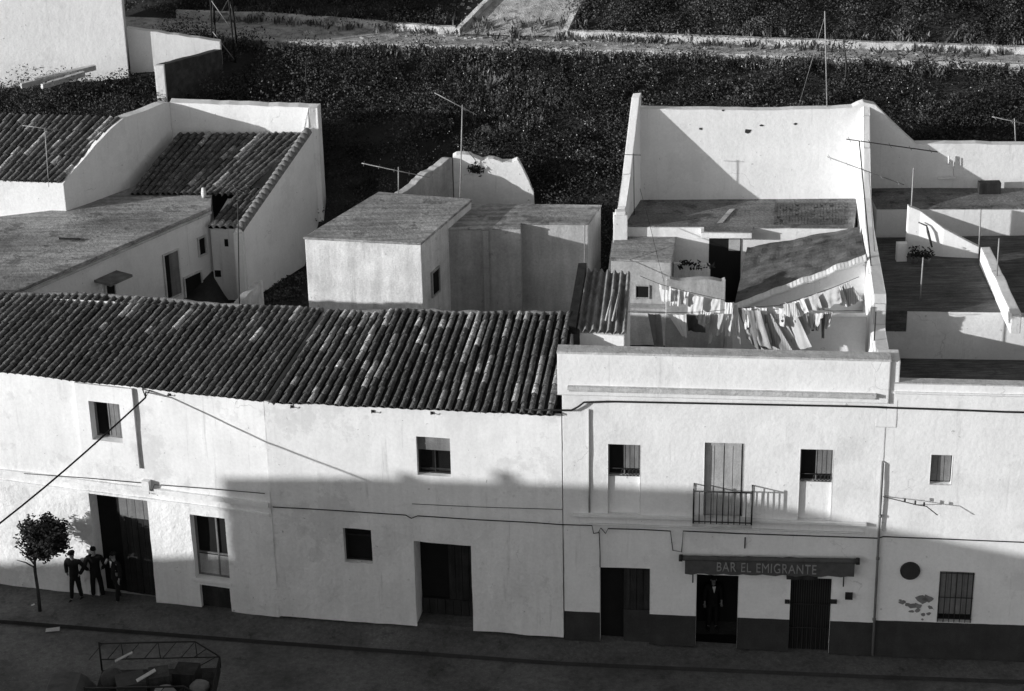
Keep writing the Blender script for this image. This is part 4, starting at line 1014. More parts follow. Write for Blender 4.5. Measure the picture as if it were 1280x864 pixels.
# ------------------------------------------------------------------ washing
def hang(name, m, tl, tr, bl, br, Y, label, kind='sheet', group='washing on the courtyard lines', amp=.05, yb=0.):
    """a garment hanging from its top edge; corners measured in the photo, Y is the distance of its line"""
    a, c = onY(*tl, Y), onY(*bl, Y-yb); w0 = min(.5, (onY(*tr, Y)-a).length*.5); b, d = onY(*tr, Y-w0), onY(*br, Y-yb-w0)
    rr = random.Random(hash(label) % 9999 if False else sum(map(ord, label))); ph = rr.uniform(0, 9); nx_ = 16; nz_ = 12
    wd = (b-a).length; fr_ = rr.uniform(1.3, 2.1)+wd*1.1; amp = amp*.6; ex = (b-a)*.09; a, b = a-ex, b+ex; ex = (d-c)*.1; c, d = c-ex, d+ex
    def inside(s, t):
        if kind == 'trousers': return not (t > .35 and abs(s-.5) < .07+.03*t)
        if kind == 'shirt': return (t < .32) or (.2 < s < .8)
        if kind == 'vest': return (t > .25) or (abs(s-.5) > .22) and (.08 < s < .92)
        if kind == 'pants': return t < .5 or abs(s-.5) > .16*(t-.5)*2+.02
        return True
    def P(s, t, o=0):
        p = a.lerp(b, s).lerp(c.lerp(d, s), t)
        fold = math.sin(s*fr_*6.28+ph+.8*math.sin(t*2))*amp*(.2+.8*t)+.015*math.sin(s*23+ph+5*t)*(1-.6*t)+.05*noise.noise(V3((s*3+ph, t*3, 1)))*(.3+t)
        sagz = -.03*math.sin(math.pi*s)*(1-t)+.03*noise.noise(V3((s*5, ph, 3)))*t
        return p+V3((0, fold+o, sagz))
    g = MB(); idx = {}
    def V(i, j, o):
        if (i, j, o) not in idx: idx[(i, j, o)] = len(g.v); g.v.append(P(i/nx_, j/nz_, .008*o))
        return idx[(i, j, o)]
    for i in range(nx_):
        for j in range(nz_):
            if inside((i+.5)/nx_, (j+.5)/nz_):
                for o in (0, 1):
                    q = [V(i, j, o), V(i+1, j, o), V(i+1, j+1, o), V(i, j+1, o)]
                    g.f.append(q if o else q[::-1]); g.mi.append(0); g.sh.append(1.); g.sm.append(True)
    o = g.build(name, m); tag(o, label, 'laundry', group)
    return o
Y1 = 58.4      # rear line
L1 = [('vest', 'cloth_white', (824, 355), (838, 358), (828, 377), (837, 377), 'vest', 'white vest hanging farthest left on the rear clothes line'),
      ('undershirt', 'cloth_white', (839, 360), (849, 362), (838, 382), (847, 383), 'trousers', 'long white undergarment hanging second from the left on the rear clothes line'),
      ('shirt', 'cloth_white', (848, 362), (860, 365), (850, 380), (858, 381), 'shirt', 'small white shirt hanging just left of the two white towels'),
      ('towel', 'cloth_white', (862, 366), (878, 371), (861, 392), (876, 393), 'sheet', 'left one of two plain white towels on the rear clothes line'),
      ('towel', 'cloth_white', (880, 371), (899, 374), (879, 390), (898, 391), 'sheet', 'right one of two plain white towels on the rear clothes line')]
for n_, m_, tl, tr, bl, br, k, lab in L1: hang(n_, m_, tl, tr, bl, br, Y1, lab, k, amp=.025)
Y2 = 54.4
L2 = [('long_shirt', 'cloth_mid', (811, 392), (825, 392), (820, 441), (829, 441), 'sheet', 'long narrow grey cloth hanging farthest left on the front clothes line', .04),
      ('blouse', 'cloth_white', (836, 392), (856, 393), (853, 420), (858, 422), 'sheet', 'pointed white cloth hanging in a slanting corner left of the dark cloth', .04),
      ('dark_cloth', 'cloth_dark', (860, 393), (880, 393), (862, 414), (880, 416), 'sheet', 'dark square cloth with scalloped hem between the white cloths', .02),
      ('white_cloth', 'cloth_white', (880, 388), (888, 390), (879, 405), (886, 404), 'sheet', 'small white cloth hanging right of the dark square cloth', .02),
      ('blouse', 'cloth_pale', (887, 392), (903, 392), (888, 424), (899, 418), 'sheet', 'pale pleated blouse hanging below the right towel', .04),
      ('trousers', 'cloth_white', (905, 377), (916, 378), (907, 420), (912, 420), 'trousers', 'narrow white trousers hanging in front of the dark doorway', .02),
      ('shirt', 'cloth_white', (916, 379), (922, 380), (922, 424), (925, 430), 'sheet', 'thin white strip of clothing right of the narrow white trousers', .03),
      ('bedsheet', 'cloth_mid', (923, 386), (940, 388), (938, 428), (952, 443), 'sheet', 'big grey bedsheet pulled aslant by the wind, left one of the slanting pair', .05),
      ('bedsheet', 'cloth_pale', (938, 386), (947, 386), (940, 410), (948, 430), 'sheet', 'pale narrow bedsheet blown between the grey bedsheets', .05),
      ('bedsheet', 'cloth_stripe', (944, 390), (962, 392), (955, 443), (990, 443), 'sheet', 'striped grey bedsheet blown aslant down to the parapet', .06),
      ('shirt', 'cloth_white', (942, 383), (957, 385), (950, 408), (957, 409), 'shirt', 'white shirt hanging over the slanting bedsheets', .03),
      ('embroidered_cloth', 'cloth_white', (959, 386), (981, 386), (961, 404), (978, 408), 'sheet', 'square white cloth with small dark figures beside the striped bedsheet', .02),
      ('dress', 'cloth_pale', (982, 378), (994, 380), (987, 432), (1004, 430), 'sheet', 'pale long dress hanging to the right of the square white cloth', .05),
      ('stocking', 'cloth_mid', (1006, 392), (1009, 392), (1003, 422), (1006, 423), 'sheet', 'thin grey stocking hanging over the bright courtyard wall', .01),
      ('child_trousers', 'cloth_dark', (1014, 396), (1026, 396), (1015, 414), (1022, 414), 'trousers', 'small black trousers hanging over the bright courtyard wall', .02),
      ('stocking', 'cloth_mid', (1027, 392), (1031, 392), (1027, 423), (1030, 423), 'sheet', 'dark narrow stocking hanging right of the small black trousers', .01),
      ('shirt', 'cloth_pale', (1032, 390), (1041, 390), (1032, 412), (1037, 408), 'sheet', 'pale cloth hanging farthest right on the front clothes line', .03)]
L2 += [('shirt', 'cloth_white', (926, 384), (938, 385), (930, 412), (937, 409), 'shirt', 'white shirt hanging at the left corner of the big grey bedsheet', .03),
       ('towel', 'cloth_white', (963, 392), (976, 392), (975, 425), (992, 424), 'sheet', 'white towel blown half over the striped bedsheet', .04),
       ('nightshirt', 'cloth_pale', (992, 389), (1006, 390), (1000, 420), (1012, 418), 'sheet', 'pale nightshirt hanging just right of the long pale dress', .04),
       ('undershirt', 'cloth_white', (1008, 389), (1015, 389), (1009, 412), (1014, 411), 'vest', 'little white undershirt between the grey stocking and the black trousers', .02),
       ('apron', 'cloth_white', (946, 402), (958, 404), (955, 430), (964, 428), 'sheet', 'white apron hanging low in front of the striped bedsheet', .03),
       ('bedsheet', 'cloth_white', (968, 384), (990, 385), (986, 440), (1012, 434), 'sheet', 'large white bedsheet swinging behind the square white cloth', .05),
       ('shirt', 'cloth_white', (894, 391), (908, 392), (893, 414), (905, 416), 'shirt', 'white shirt hanging left of the narrow white trousers', .03),
       ('tablecloth', 'cloth_pale', (925, 385), (948, 388), (936, 425), (962, 436), 'sheet', 'pale tablecloth billowing in the middle of the front clothes line', .06),
       ('shirt', 'cloth_white', (1012, 391), (1028, 391), (1012, 412), (1026, 411), 'shirt', 'white shirt hanging at the right part of the front line above the bright wall', .03),
       ('blouse', 'cloth_white', (888, 393), (893, 393), (886, 430), (889, 428), 'sheet', 'thin white sleeve like strip at the left edge of the pale pleated blouse', .02)]
for n_, m_, tl, tr, bl, br, k, lab, am in L2: hang(n_, m_, tl, tr, bl, br, Y2, lab, k, amp=am)
g = MB()
rr = random.Random(2); emb = bpy.data.objects['embroidered_cloth']
for i in range(9):
    x = 963+rr.uniform(0, 15); y = 391+rr.uniform(0, 11); p = onY(x, y, Y2-.36); g.box(p, (.02, 0, 0), (0, .006, 0), (rr.uniform(-.01, .01), 0, .035))
g.build('printed_figures', 'cloth_mid', emb)
Y3 = 52.2
L3 = [('striped_cloth', 'cloth_stripe', (980, 380), (992, 377), (984, 396), (1000, 396), 'pleated grey cloth at the left end of the upper slanting clothes line', .03),
      ('shirt', 'cloth_white', (991, 377), (1003, 373), (1002, 395), (1010, 390), 'white shirt blown sideways on the upper slanting clothes line', .05),
      ('tablecloth', 'cloth_pale', (1002, 373), (1020, 367), (1008, 390), (1026, 386), 'pale tablecloth blown sideways on the upper slanting clothes line', .06),
      ('bedsheet', 'cloth_pale', (1018, 368), (1046, 358), (1026, 388), (1050, 379), 'broad pale printed bedsheet on the upper slanting clothes line', .06),
      ('towel', 'cloth_white', (1044, 359), (1051, 357), (1050, 381), (1060, 384), 'narrow white towel left of the striped blanket', .04),
      ('striped_blanket', 'cloth_stripe', (1050, 357), (1061, 352), (1060, 384), (1077, 376), 'striped grey blanket at the high right end of the slanting clothes line', .03)]
for n_, m_, tl, tr, bl, br, lab, am in L3: hang(n_, m_, tl, tr, bl, br, Y3, lab, 'sheet', amp=am, yb=.15)
def rope(pts, Y, lab, r=.008):
    g = MB(); g.tube([onY(x, y, Y) for x, y in pts], r, 4); tag(g.build('clothes_line', 'cable'), lab, 'clothes line')
rope([(800, 345), (824, 355), (860, 365), (900, 374), (925, 379)], Y1, 'rear clothes line carrying the white vest and two towels')
rope([(785, 390), (836, 391), (880, 390), (930, 385), (985, 381), (1042, 389), (1078, 388)], Y2, 'front clothes line carrying the slanting bedsheets')
rope([(975, 381), (1003, 373), (1040, 360), (1074, 346)], Y3, 'upper slanting clothes line with the striped blanket')
rope([(800, 236), (812, 280), (824, 330), (830, 352)], 58.6, 'thin dark wire dropping from the terrace to the rear clothes line')

# ------------------------------------------------------------------ aerials and poles
def pole(name, foot, topz, r, lab, m='zinc', lean=(0, 0), cat='pole'):
    t = thing(name, lab, cat, foot); g = MB(); f = V3(foot); q = V3((f.x+lean[0], f.y+lean[1], topz)); g.tube([f-V3((0, 0, .05)), q], r, 6); g.build('mast', m, t); return t, q
def aerial(foot, toppx, boom, lab, m='zinc', els=5, r=.018, extra=()):
    Y = foot[1]; top = onY(*toppx, Y)
    t, q = pole('television_aerial', foot, top.z, r, lab, m, (top.x-foot[0], 0), 'aerial')
    a, b = onY(*boom[0], Y), onY(*boom[1], Y)
    g = MB(); g.tube([a, b], .016, 5); g.build('boom', m, t)
    d = (b-a).normalized(); perp = V3((0, 1, 0))
    for i in range(els):
        p = a.lerp(b, (i+.15)/(els-.5)); L = .26-.02*i; g = MB(); g.tube([p-perp*L, p+perp*L], .006, 4); g.build('element', m, t)
    for (x0, y0), (x1, y1) in extra:
        g = MB(); g.tube([onY(x0, y0, Y), onY(x1, y1, Y)], .01, 4); g.build('boom', m, t)
    return t
pf = onz(575, 245, 8.6); aerial(pf, (578, 131), ((543, 116), (596, 144)), 'tall television aerial on the shed roof with its boom over the dark bank', r=.02)
pf = onz(498, 243, 8.6); aerial(pf, (498, 209), ((452, 204), (537, 222)), 'short television aerial at the back edge of the shed roof with a long boom')
pf = V3((10.72, 57.5, 8.3)); aerial(pf, (1074, 176), ((1058, 174), (1172, 190)), 'aerial on the party wall with its boom crossing the grey gable', m='iron')
pf = V3((11.0, 58.6, 8.35)); aerial(pf, (1086, 214), ((1034, 196), (1130, 231)), 'aerial with pale slanting boom in front of the party wall', m='zinc')
pf = V3((10.3, 54.2, 7.36)); pole('thin_pole', pf, onY(1090, 390, 54.2).z, .018, 'thin dark pole at the street end of the party wall', 'iron')
pf = onz(296+16, 384, 6.5); aerial(V3((pf.x, 57.5, onY(311, 384, 57.5).z)), (297, 236), ((288, 232), (306, 240)), 'slim dark aerial mast before the rear house side wall', m='iron', els=3)
pf = onY(61, 232, 65.2); aerial(pf, (56, 160), ((28, 157), (74, 163)), 'aerial in front of the left rear tiled roof', els=4)
for fx, fy, tx, ty, z, lab in ((1137, 300, 1142, 210, None, 'leaning pale pole in the stair well of the right terrace'), (1150, 377, 1154, 322, 7.5, 'pale post standing in the middle of the dark terrace'), (1224, 306, 1226, 262, 8.1, 'post on the corner of the terrace parapet'), (1246, 345, 1249, 298, 8.1, 'post on the side parapet at right edge of the terrace')):
    p = onY(fx, fy, 60.6) if z is None else onz(fx, fy, z); q = onY(tx, ty, p.y); pole('thin_pole', p, q.z, .022, lab, 'zinc', (q.x-p.x, 0))
p = onY(1034, 138, 64.6); q = onY(1031, 14, 64.6); pole('thin_pole', p, q.z, .02, 'tall thin pole rising behind the bar rear wall across the hillside path', 'zinc', (q.x-p.x, 0))
g = MB(); g.tube([q-V3((0, 0, .2)), onY(998, 134, 66.5)], .008, 4); tag(g.build('guy_wire', 'zinc'), 'thin guy wire slanting down from the tall thin pole', 'wire')
g = MB(); a = onY(793, 285, 63.2); b = onY(792, 192, 63.2); g.tube([a, b], .014, 5); g.tube([onY(773, 193, 63.2), onY(801, 194, 63.2)], .012, 5); tag(g.build('clothes_post', 'iron'), 'thin T shaped iron post in the left corner of the upper terrace', 'post')
g = MB(); a = onz(735, 340, 8.6); g.tube([onY(730, 375, 58), onY(731, 280, 60.9)], .014, 5); tag(g.build('thin_pole', 'zinc'), 'thin pale pole against the front of the low flat roofed block', 'pole')
g = MB(); g.bb((15.05, 63.55, zD+.04), (15.75, 63.85, zD+.42)); 
t_ = g.build('wooden_crate', 'wood_dark'); t_.location = V3((onY(1236, 240, 63.6).x, 63.6, zD+.03)); tag(t_, 'dark box standing against the shaded rear wall of the top right terrace', 'box')
g = MB(); g.tube([onY(1186, 195, 64.05), onY(1186, 206, 64.05)], .03, 6); g.tube([onY(1192, 197, 64.05), onY(1192, 222, 64.05)], .014, 5); g.box(onY(1184, 223, 64.0), (.3, 0, 0), (0, .06, 0), (0, 0, .015))
tag(g.build('wall_lamp', 'white'), 'small pale fitting and pipe on the shaded rear wall of the top right terrace', 'fitting')
# --- terrace clutter: flower pots
def pot_plant(p, sc_, lab, seed):
    rr = random.Random(seed); t = thing('pot_plant', lab, 'plant', p)
    g = MB(); g.tube([p, p+V3((0, 0, .2*sc_)), p+V3((0, 0, .26*sc_))], [.11*sc_, .15*sc_, .16*sc_], 10); g.build('pot', 'wood_grey', t)
    g = MB()
    for i in range(90):
        q = p+V3((rr.gauss(0, .13), rr.gauss(0, .13), .28+abs(rr.gauss(.12, .14))))*1; q = p+(q-p)*sc_
        d1 = V3((rr.uniform(-1, 1), rr.uniform(-1, 1), rr.uniform(-.4, 1))).normalized()*.09*sc_; d2 = d1.orthogonal().normalized()*.035*sc_
        g.quad(q-d1, q-d2, q+d1, q+d2, 0, rr.uniform(.5, 1.6))
    g.build('leaves', 'leaf', t)
pot_plant(onz(1158, 330, zd), .8, 'bushy potted plant against the lit terrace parapet', 3)
pot_plant(onz(1143, 329, zd), .75, 'small potted plant left of the bushy one on the dark terrace', 4)
g = MB(); p = onY(1148, 278, 60.35); g.tube([p, p+V3((.25, -.05, -.1)), onY(1160, 290, 60.2), onY(1165, 309, 60.15)], [.02, .03, .045, .03], 6)
tag(g.build('hanging_rag', 'cloth_dark'), 'dark rag draped over the sloping terrace parapet', 'cloth')

# ------------------------------------------------------------------ hillside plants
def leaves(name, m, spots, n_leaf, rad, size, mount, seed, sh=(.5, 1.6), flat=.6, up=0.):
    rr = random.Random(seed); vs = []; fs = []; shs = []
    for (x, y, k) in spots:
        z = terr(x, y); R_ = rad*k; csh = rr.uniform(*sh)
        for i in range(int(n_leaf*k)):
            a = rr.uniform(0, 6.283); u = rr.uniform(-.2, 1); rr_ = R_*(.45+.55*rr.random()); s_ = math.sqrt(max(0, 1-u*u))
            p = V3((x+math.cos(a)*s_*rr_, y+math.sin(a)*s_*rr_, z+max(-.05, u*rr_*flat)+.02))
            if up: d1 = V3((rr.gauss(0, .35), rr.gauss(0, .35), 1)).normalized()
            else: d1 = V3((rr.gauss(0, 1), rr.gauss(0, 1), rr.gauss(.3, .7))).normalized()
            sz = size*rr.uniform(.5, 1.4); d2 = d1.cross(V3((rr.gauss(0, 1), rr.gauss(0, 1), rr.gauss(0, 1)))).normalized()*sz*(.12 if up else .42); d1 = d1*sz
            o = len(vs); vs += [p-d1*.2, p+d1*.45-d2, p+d1, p+d1*.45+d2]; fs.append((o, o+1, o+2, o+3)); shs.append(csh*rr.uniform(.55, 1.5))
    g = MB(); g.v = vs; g.f = [list(f) for f in fs]; g.mi = [0]*len(fs); g.sh = shs; g.sm = [False]*len(fs)
    o = g.build(name, m, root=(0, 65, 6)); return o
rr = random.Random(11)
def free(x, y):
    if noise.noise(V3((x*.7, y*.7, 11))) > .5 and y > 66: return False
    yl, yu = interp(x, YL), interp(x, YU)
    if yl-.45 < y < yu+.35: return False
    if x < -13.2 and 74.2 < y < 78.3: return False
    if -14.5 < x < -9.8 and 74.5 < y < 75.5: return False
    if y > yu and -2.2 < x-(y-yu)*.12 < 2.3+(y-yu)*.05: return False
    if x < -6.2 and y < 70.2 and x > -15 and y < 69.9: return False
    if x < -12 and y < 67.9: return False
    if x > 4.0 and y < 65.4: return False
    if -4 < x < 1.3 and y < 67.4: return False
    return True
def scatter(n_, x0, x1, y0, y1, kmin=.6, kmax=1.5):
    out = []
    while len(out) < n_:
        x = rr.uniform(x0, x1); y = rr.uniform(y0, y1)
        if free(x, y): out.append((x, y, rr.uniform(kmin, kmax)*(1+.5*noise.noise(V3((x*.45, y*.45, 2))))))
    return out
o = leaves('hillside_shrubs', 'shrub', scatter(1500, -20, 20.5, 63.5, 82, .5, 1.7)+scatter(640, -20, 20.5, 63.5, 82, 1.8, 3.1), 120, .36, .06, 0, 5, sh=(.35, 2.1), flat=1.); struct(o, 'stuff')
big = [q for q in scatter(130, -20, 20.5, 65.5, 82, 2.8, 5.) if not (interp(q[0], YL)-1.7 < q[1] < interp(q[0], YU)+1.9) and not (q[0] < -10 and q[1] < 71) and not (q[0] < -12 and 72.5 < q[1] < 80) and q[1] > (67.3 if q[0] > 3 else 68.6) and not (-2.5 < q[0] < 2.5 and 70 < q[1] < 74)]
o = leaves('hillside_bushes', 'shrub', big, 150, .34, .075, 0, 25, sh=(.2, 1.5), flat=.75); struct(o, 'stuff')
o = leaves('hillside_grass', 'shrub', scatter(700, -20, 20.5, 63.5, 82), 22, .25, .13, 0, 6, up=1, flat=.3, sh=(.6, 1.6)); struct(o, 'stuff')
dry = [(x, y, rr.uniform(.6, 1.2)) for x, y in ((onterr(px, py).x, onterr(px, py).y) for px, py in [(rr.gauss(628, 34), rr.gauss(128, 22)) for i in range(90)]) if free(x, y)]
dry += [(x, interp(x, YL)-rr.uniform(.3, .8), rr.uniform(.4, .9)) for x in [rr.uniform(-11, 19) for i in range(230)]]
dry += [(x, interp(x, YU)+rr.uniform(-.5, .9), rr.uniform(.35, .8)) for x in [rr.uniform(-12, 19) for i in range(300)]]
o = leaves('dry_grass', 'drygrass', dry, 18, .3, .26, 0, 7, up=1, flat=.3, sh=(.4, 1.2)); struct(o, 'stuff')
fl = []
for cx, cy, sx, sy, n_ in ((560, 200, 28, 25, 110), (735, 165, 35, 35, 130), (600, 95, 22, 22, 60), (650, 110, 25, 22, 60), (700, 130, 40, 50, 140), (880, 105, 60, 22, 110), (1130, 140, 40, 25, 90), (980, 100, 70, 25, 60), (500, 150, 60, 40, 70), (760, 100, 40, 25, 60), (1180, 120, 40, 20, 50), (170, 120, 20, 12, 25), (380, 95, 50, 25, 30)):
    for i in range(int(n_*.7)): fl.append((rr.gauss(cx, sx), rr.gauss(cy, sy)))
g = MB()
for px, py in fl:
    if py < 60 or py > 262: continue
    p = onterr(px, py)
    if not free(p.x, p.y) or p.y < 63.4: continue
    z = terr(p.x, p.y)+rr.uniform(.4, .85); s_ = rr.uniform(.008, .018)
    q = V3((p.x, p.y, z)); t1_ = V3((rr.gauss(0, 1), rr.gauss(-.7, .6), rr.gauss(.6, .6))).normalized(); a = t1_.orthogonal().normalized()*s_; b = t1_.cross(a)
    g.quad(q-a-b, q+a-b, q+a+b, q-a+b)
struct(g.build('wild_flowers', 'flower', root=(0, 65, 6)), 'stuff')
# loose stones along the path and on the ramp
g = MB(); rs_ = random.Random(44)
for i in range(700):
    x = rs_.uniform(-12.5, 19.5)
    if rs_.random() < .4: x = rs_.uniform(-2, 2.6); y = interp(x, YU)+rs_.uniform(-.6, 4.5); x += (y-interp(x, YU))*.12
    else: y = rs_.choice((interp(x, YL)+rs_.gauss(-.25, .25), interp(x, YU)+rs_.gauss(-.15, .3), lerp(interp(x, YL), interp(x, YU), rs_.random())))
    k = rs_.uniform(.015, .05)*(1.6 if rs_.random() < .08 else 1); z = max(terr(x, y), 10.31 if interp(x, YL) < y < interp(x, YU) else -9)
    g.box((x, y, z+k*.4+.02), V3((k, rs_.uniform(-.5, .5)*k, rs_.uniform(-.2, .2)*k)), V3((rs_.uniform(-.5, .5)*k, k*rs_.uniform(.5, 1), 0)), (rs_.uniform(-.3, .3)*k, rs_.uniform(-.3, .3)*k, k*.6))
struct(g.build('loose_stones', 'gravel', root=(0, 76, 10)), 'stuff')
# agave like pale tufts, leafless saplings, rocks
def sapling(px, py, h, lab, seed, m='bark', br=4):
    r2 = random.Random(seed); p = onterr(px, py); t = thing('sapling', lab, 'young tree', p)
    top = p+V3((r2.uniform(-.1, .1), 0, h)); mid = p.lerp(top, .5)+V3((r2.uniform(-.12, .12), 0, 0))
    g = MB(); g.tube([p-V3((0, 0, .1)), p.lerp(mid, .5)+V3((.03, 0, 0)), mid, mid.lerp(top, .5), top], [.045, .04, .035, .028, .015], 6); g.build('trunk', m, t)
    g = MB()
    for i in range(br):
        a = mid.lerp(top, r2.uniform(.2, 1)); g.tube([a, a+V3((r2.uniform(-.4, .4), r2.uniform(-.2, .2), r2.uniform(.1, .35)))], [.014, .006], 4)
    for i in range(26):
        q = top+V3((r2.gauss(0, .22), r2.gauss(0, .2), r2.gauss(.02, .1))); d1 = V3((r2.uniform(-1, 1), r2.uniform(-1, 1), r2.uniform(-1, 1))).normalized()*.08; d2 = d1.orthogonal().normalized()*.03; g.quad(q-d1, q-d2, q+d1, q+d2)
    g.build('crown', 'bark', t)
sapling(1055, 106, 1.55, 'thin crooked bare sapling above the bar rear wall', 1)
sapling(1121, 92, .6, 'short bare sapling on the bank right of the crooked one', 2)
sapling(1160, 88, .55, 'leaning twig like sapling at far right under the path', 3)
sapling(388, 125, 1.6, 'bare stumpy young tree behind the rear house wall', 4, br=9)
def agave(px, py, lab, seed, s_=1.):
    r2 = random.Random(seed); p = onterr(px, py); p.z -= .05; g = MB()
    for i in range(26):
        a = r2.uniform(0, 6.28); e = r2.uniform(.25, 1.25); L = r2.uniform(.45, .8)*s_; d = V3((math.cos(a)*math.cos(e), math.sin(a)*math.cos(e), math.sin(e))); s2 = V3((-math.sin(a), math.cos(a), 0))*.05*s_
        m1 = p+d*L*.5+V3((0, 0, .04)); e_ = p+d*L-V3((0, 0, .05)); g.add([p-s2, p+s2, m1+s2*.9, m1-s2*.9, e_], [(0, 1, 2, 3), (3, 2, 4)], 0, r2.uniform(.5, 1.2))
    tag(g.build('agave', 'drygrass'), lab, 'plant')
agave(612, 118, 'pale spiky plant clump on the bank above the ruined wall', 1, 1.2)
agave(640, 150, 'pale spiky plant close above the ruined wall', 2, 1.)
agave(590, 140, 'pale spiky clump right of the tall shed aerial', 3, .9)
r2 = random.Random(8)
g0 = None
for i in range(12):
    p = onterr(r2.uniform(602, 665), r2.uniform(130, 175)); 
    g = MB(); n_ = 7; k = r2.uniform(.1, .26); vs = []; pts = []
    for a in range(5):
        u = -1+2*a/4; pts.append((p+V3((0, 0, k*.5*u)), k*math.sqrt(max(.04, 1-u*u))*r2.uniform(.8, 1.2)))
    g.tube([q for q, _ in pts], [s_ for _, s_ in pts], n_, sm=False)
    tag(g.build('rock', 'kerb_stone'), 'pale rock lying among the dry grass of the bank above the ruined wall', 'rock', 'pale rocks on the bank')

# ------------------------------------------------------------------ street tree
def street_tree():
    p = onz(50, 765, -.1); r2 = random.Random(5); t = thing('street_tree', 'small round crowned tree standing on the pavement at left', 'tree', p)
    hc = 2.45
    g = MB(); g.tube([p, p+V3((.02, 0, .7)), p+V3((.0, .02, 1.35)), p+V3((.05, 0, 1.9))], [.06, .05, .045, .04], 8); 
    for i in range(7):
        a = r2.uniform(0, 6.28); b0 = p+V3((.03, 0, r2.uniform(1.45, 1.9))); b1 = b0+V3((math.cos(a)*.5, math.sin(a)*.5, r2.uniform(.3, .8))); g.tube([b0, b0.lerp(b1, .5)+V3((0, 0, .05)), b1], [.03, .02, .01], 5)
    g.build('trunk', 'bark', t)
    g = MB(); cl = []
    for i in range(80):
        d = V3((r2.gauss(0, 1), r2.gauss(0, 1), r2.gauss(0, 1))).normalized()*r2.uniform(.2, .66); cl.append((p+V3((.36, 0, hc))+V3((d.x*.98, d.y*.98, d.z*.85)), r2.uniform(.16, .3), r2.uniform(.55, 1.5)))
    for c, R_, s_ in cl:
        for i in range(85):
            q = c+V3((r2.gauss(0, 1), r2.gauss(0, 1), r2.gauss(0, 1))).normalized()*R_*r2.uniform(.3, 1.1); d1 = V3((r2.gauss(0, 1), r2.gauss(0, 1), r2.gauss(0, .6))).normalized()*r2.uniform(.05, .085); d2 = d1.orthogonal().normalized()*.026
            g.quad(q-d1, q-d2, q+d1, q+d2, 0, s_*r2.uniform(.6, 1.4))
    g.build('crown', 'leaf', t)
    g = MB(); g.tube([p+V3((0, 0, .004)), p+V3((0, 0, .02))], [.42, .38], 14, sm=False); g.build('soil_pit', 'soil', t)
street_tree()

# ------------------------------------------------------------------ people
def skin_mesh(name, joints, edges, m, parent, sub=2, post=None):
    me = bpy.data.meshes.new(name); me.from_pydata([V3(j[0]) for j in joints], edges, [])
    o = bpy.data.objects.new(name, me); C.objects.link(o)
    sk = o.modifiers.new('skin', 'SKIN'); sk.use_smooth_shade = True; sk.branch_smoothing = .4
    lay = me.skin_vertices[0] if len(me.skin_vertices) else None
    for i, j in enumerate(joints):
        r = j[1]; lay.data[i].radius = r if isinstance(r, tuple) else (r, r); lay.data[i].use_root = (i == 0)
    sb = o.modifiers.new('sub', 'SUBSURF'); sb.levels = sub; sb.render_levels = sub
    bpy.context.view_layer.update()
    nm = bpy.data.meshes.new_from_object(o.evaluated_get(bpy.context.evaluated_depsgraph_get()))
    o.modifiers.clear(); o.data = nm; nm.name = name; nm.materials.clear(); nm.materials.append(M[m])
    if post:
        for v in nm.vertices: v.co = post(v.co.copy())
    o.parent = parent; ORG[o.name] = ORG[parent.name]
    return o
def ball(g, c, rx, ry, rz, nu=12, nv=9, fn=None):
    vs = []; fs = []
    for j in range(nv+1):
        th = math.pi*j/nv
        for i in range(nu):
            ph = 2*math.pi*i/nu; d = V3((math.sin(th)*math.cos(ph), math.sin(th)*math.sin(ph), math.cos(th)))
            p = V3((d.x*rx, d.y*ry, d.z*rz))
            if fn: p = fn(p, d)
            vs.append(V3(c)+p)
    for j in range(nv):
        for i in range(nu): fs.append((j*nu+i, (j+1)*nu+i, (j+1)*nu+(i+1) % nu, j*nu+(i+1) % nu))
    g.add(vs, fs, 0, 1., True)
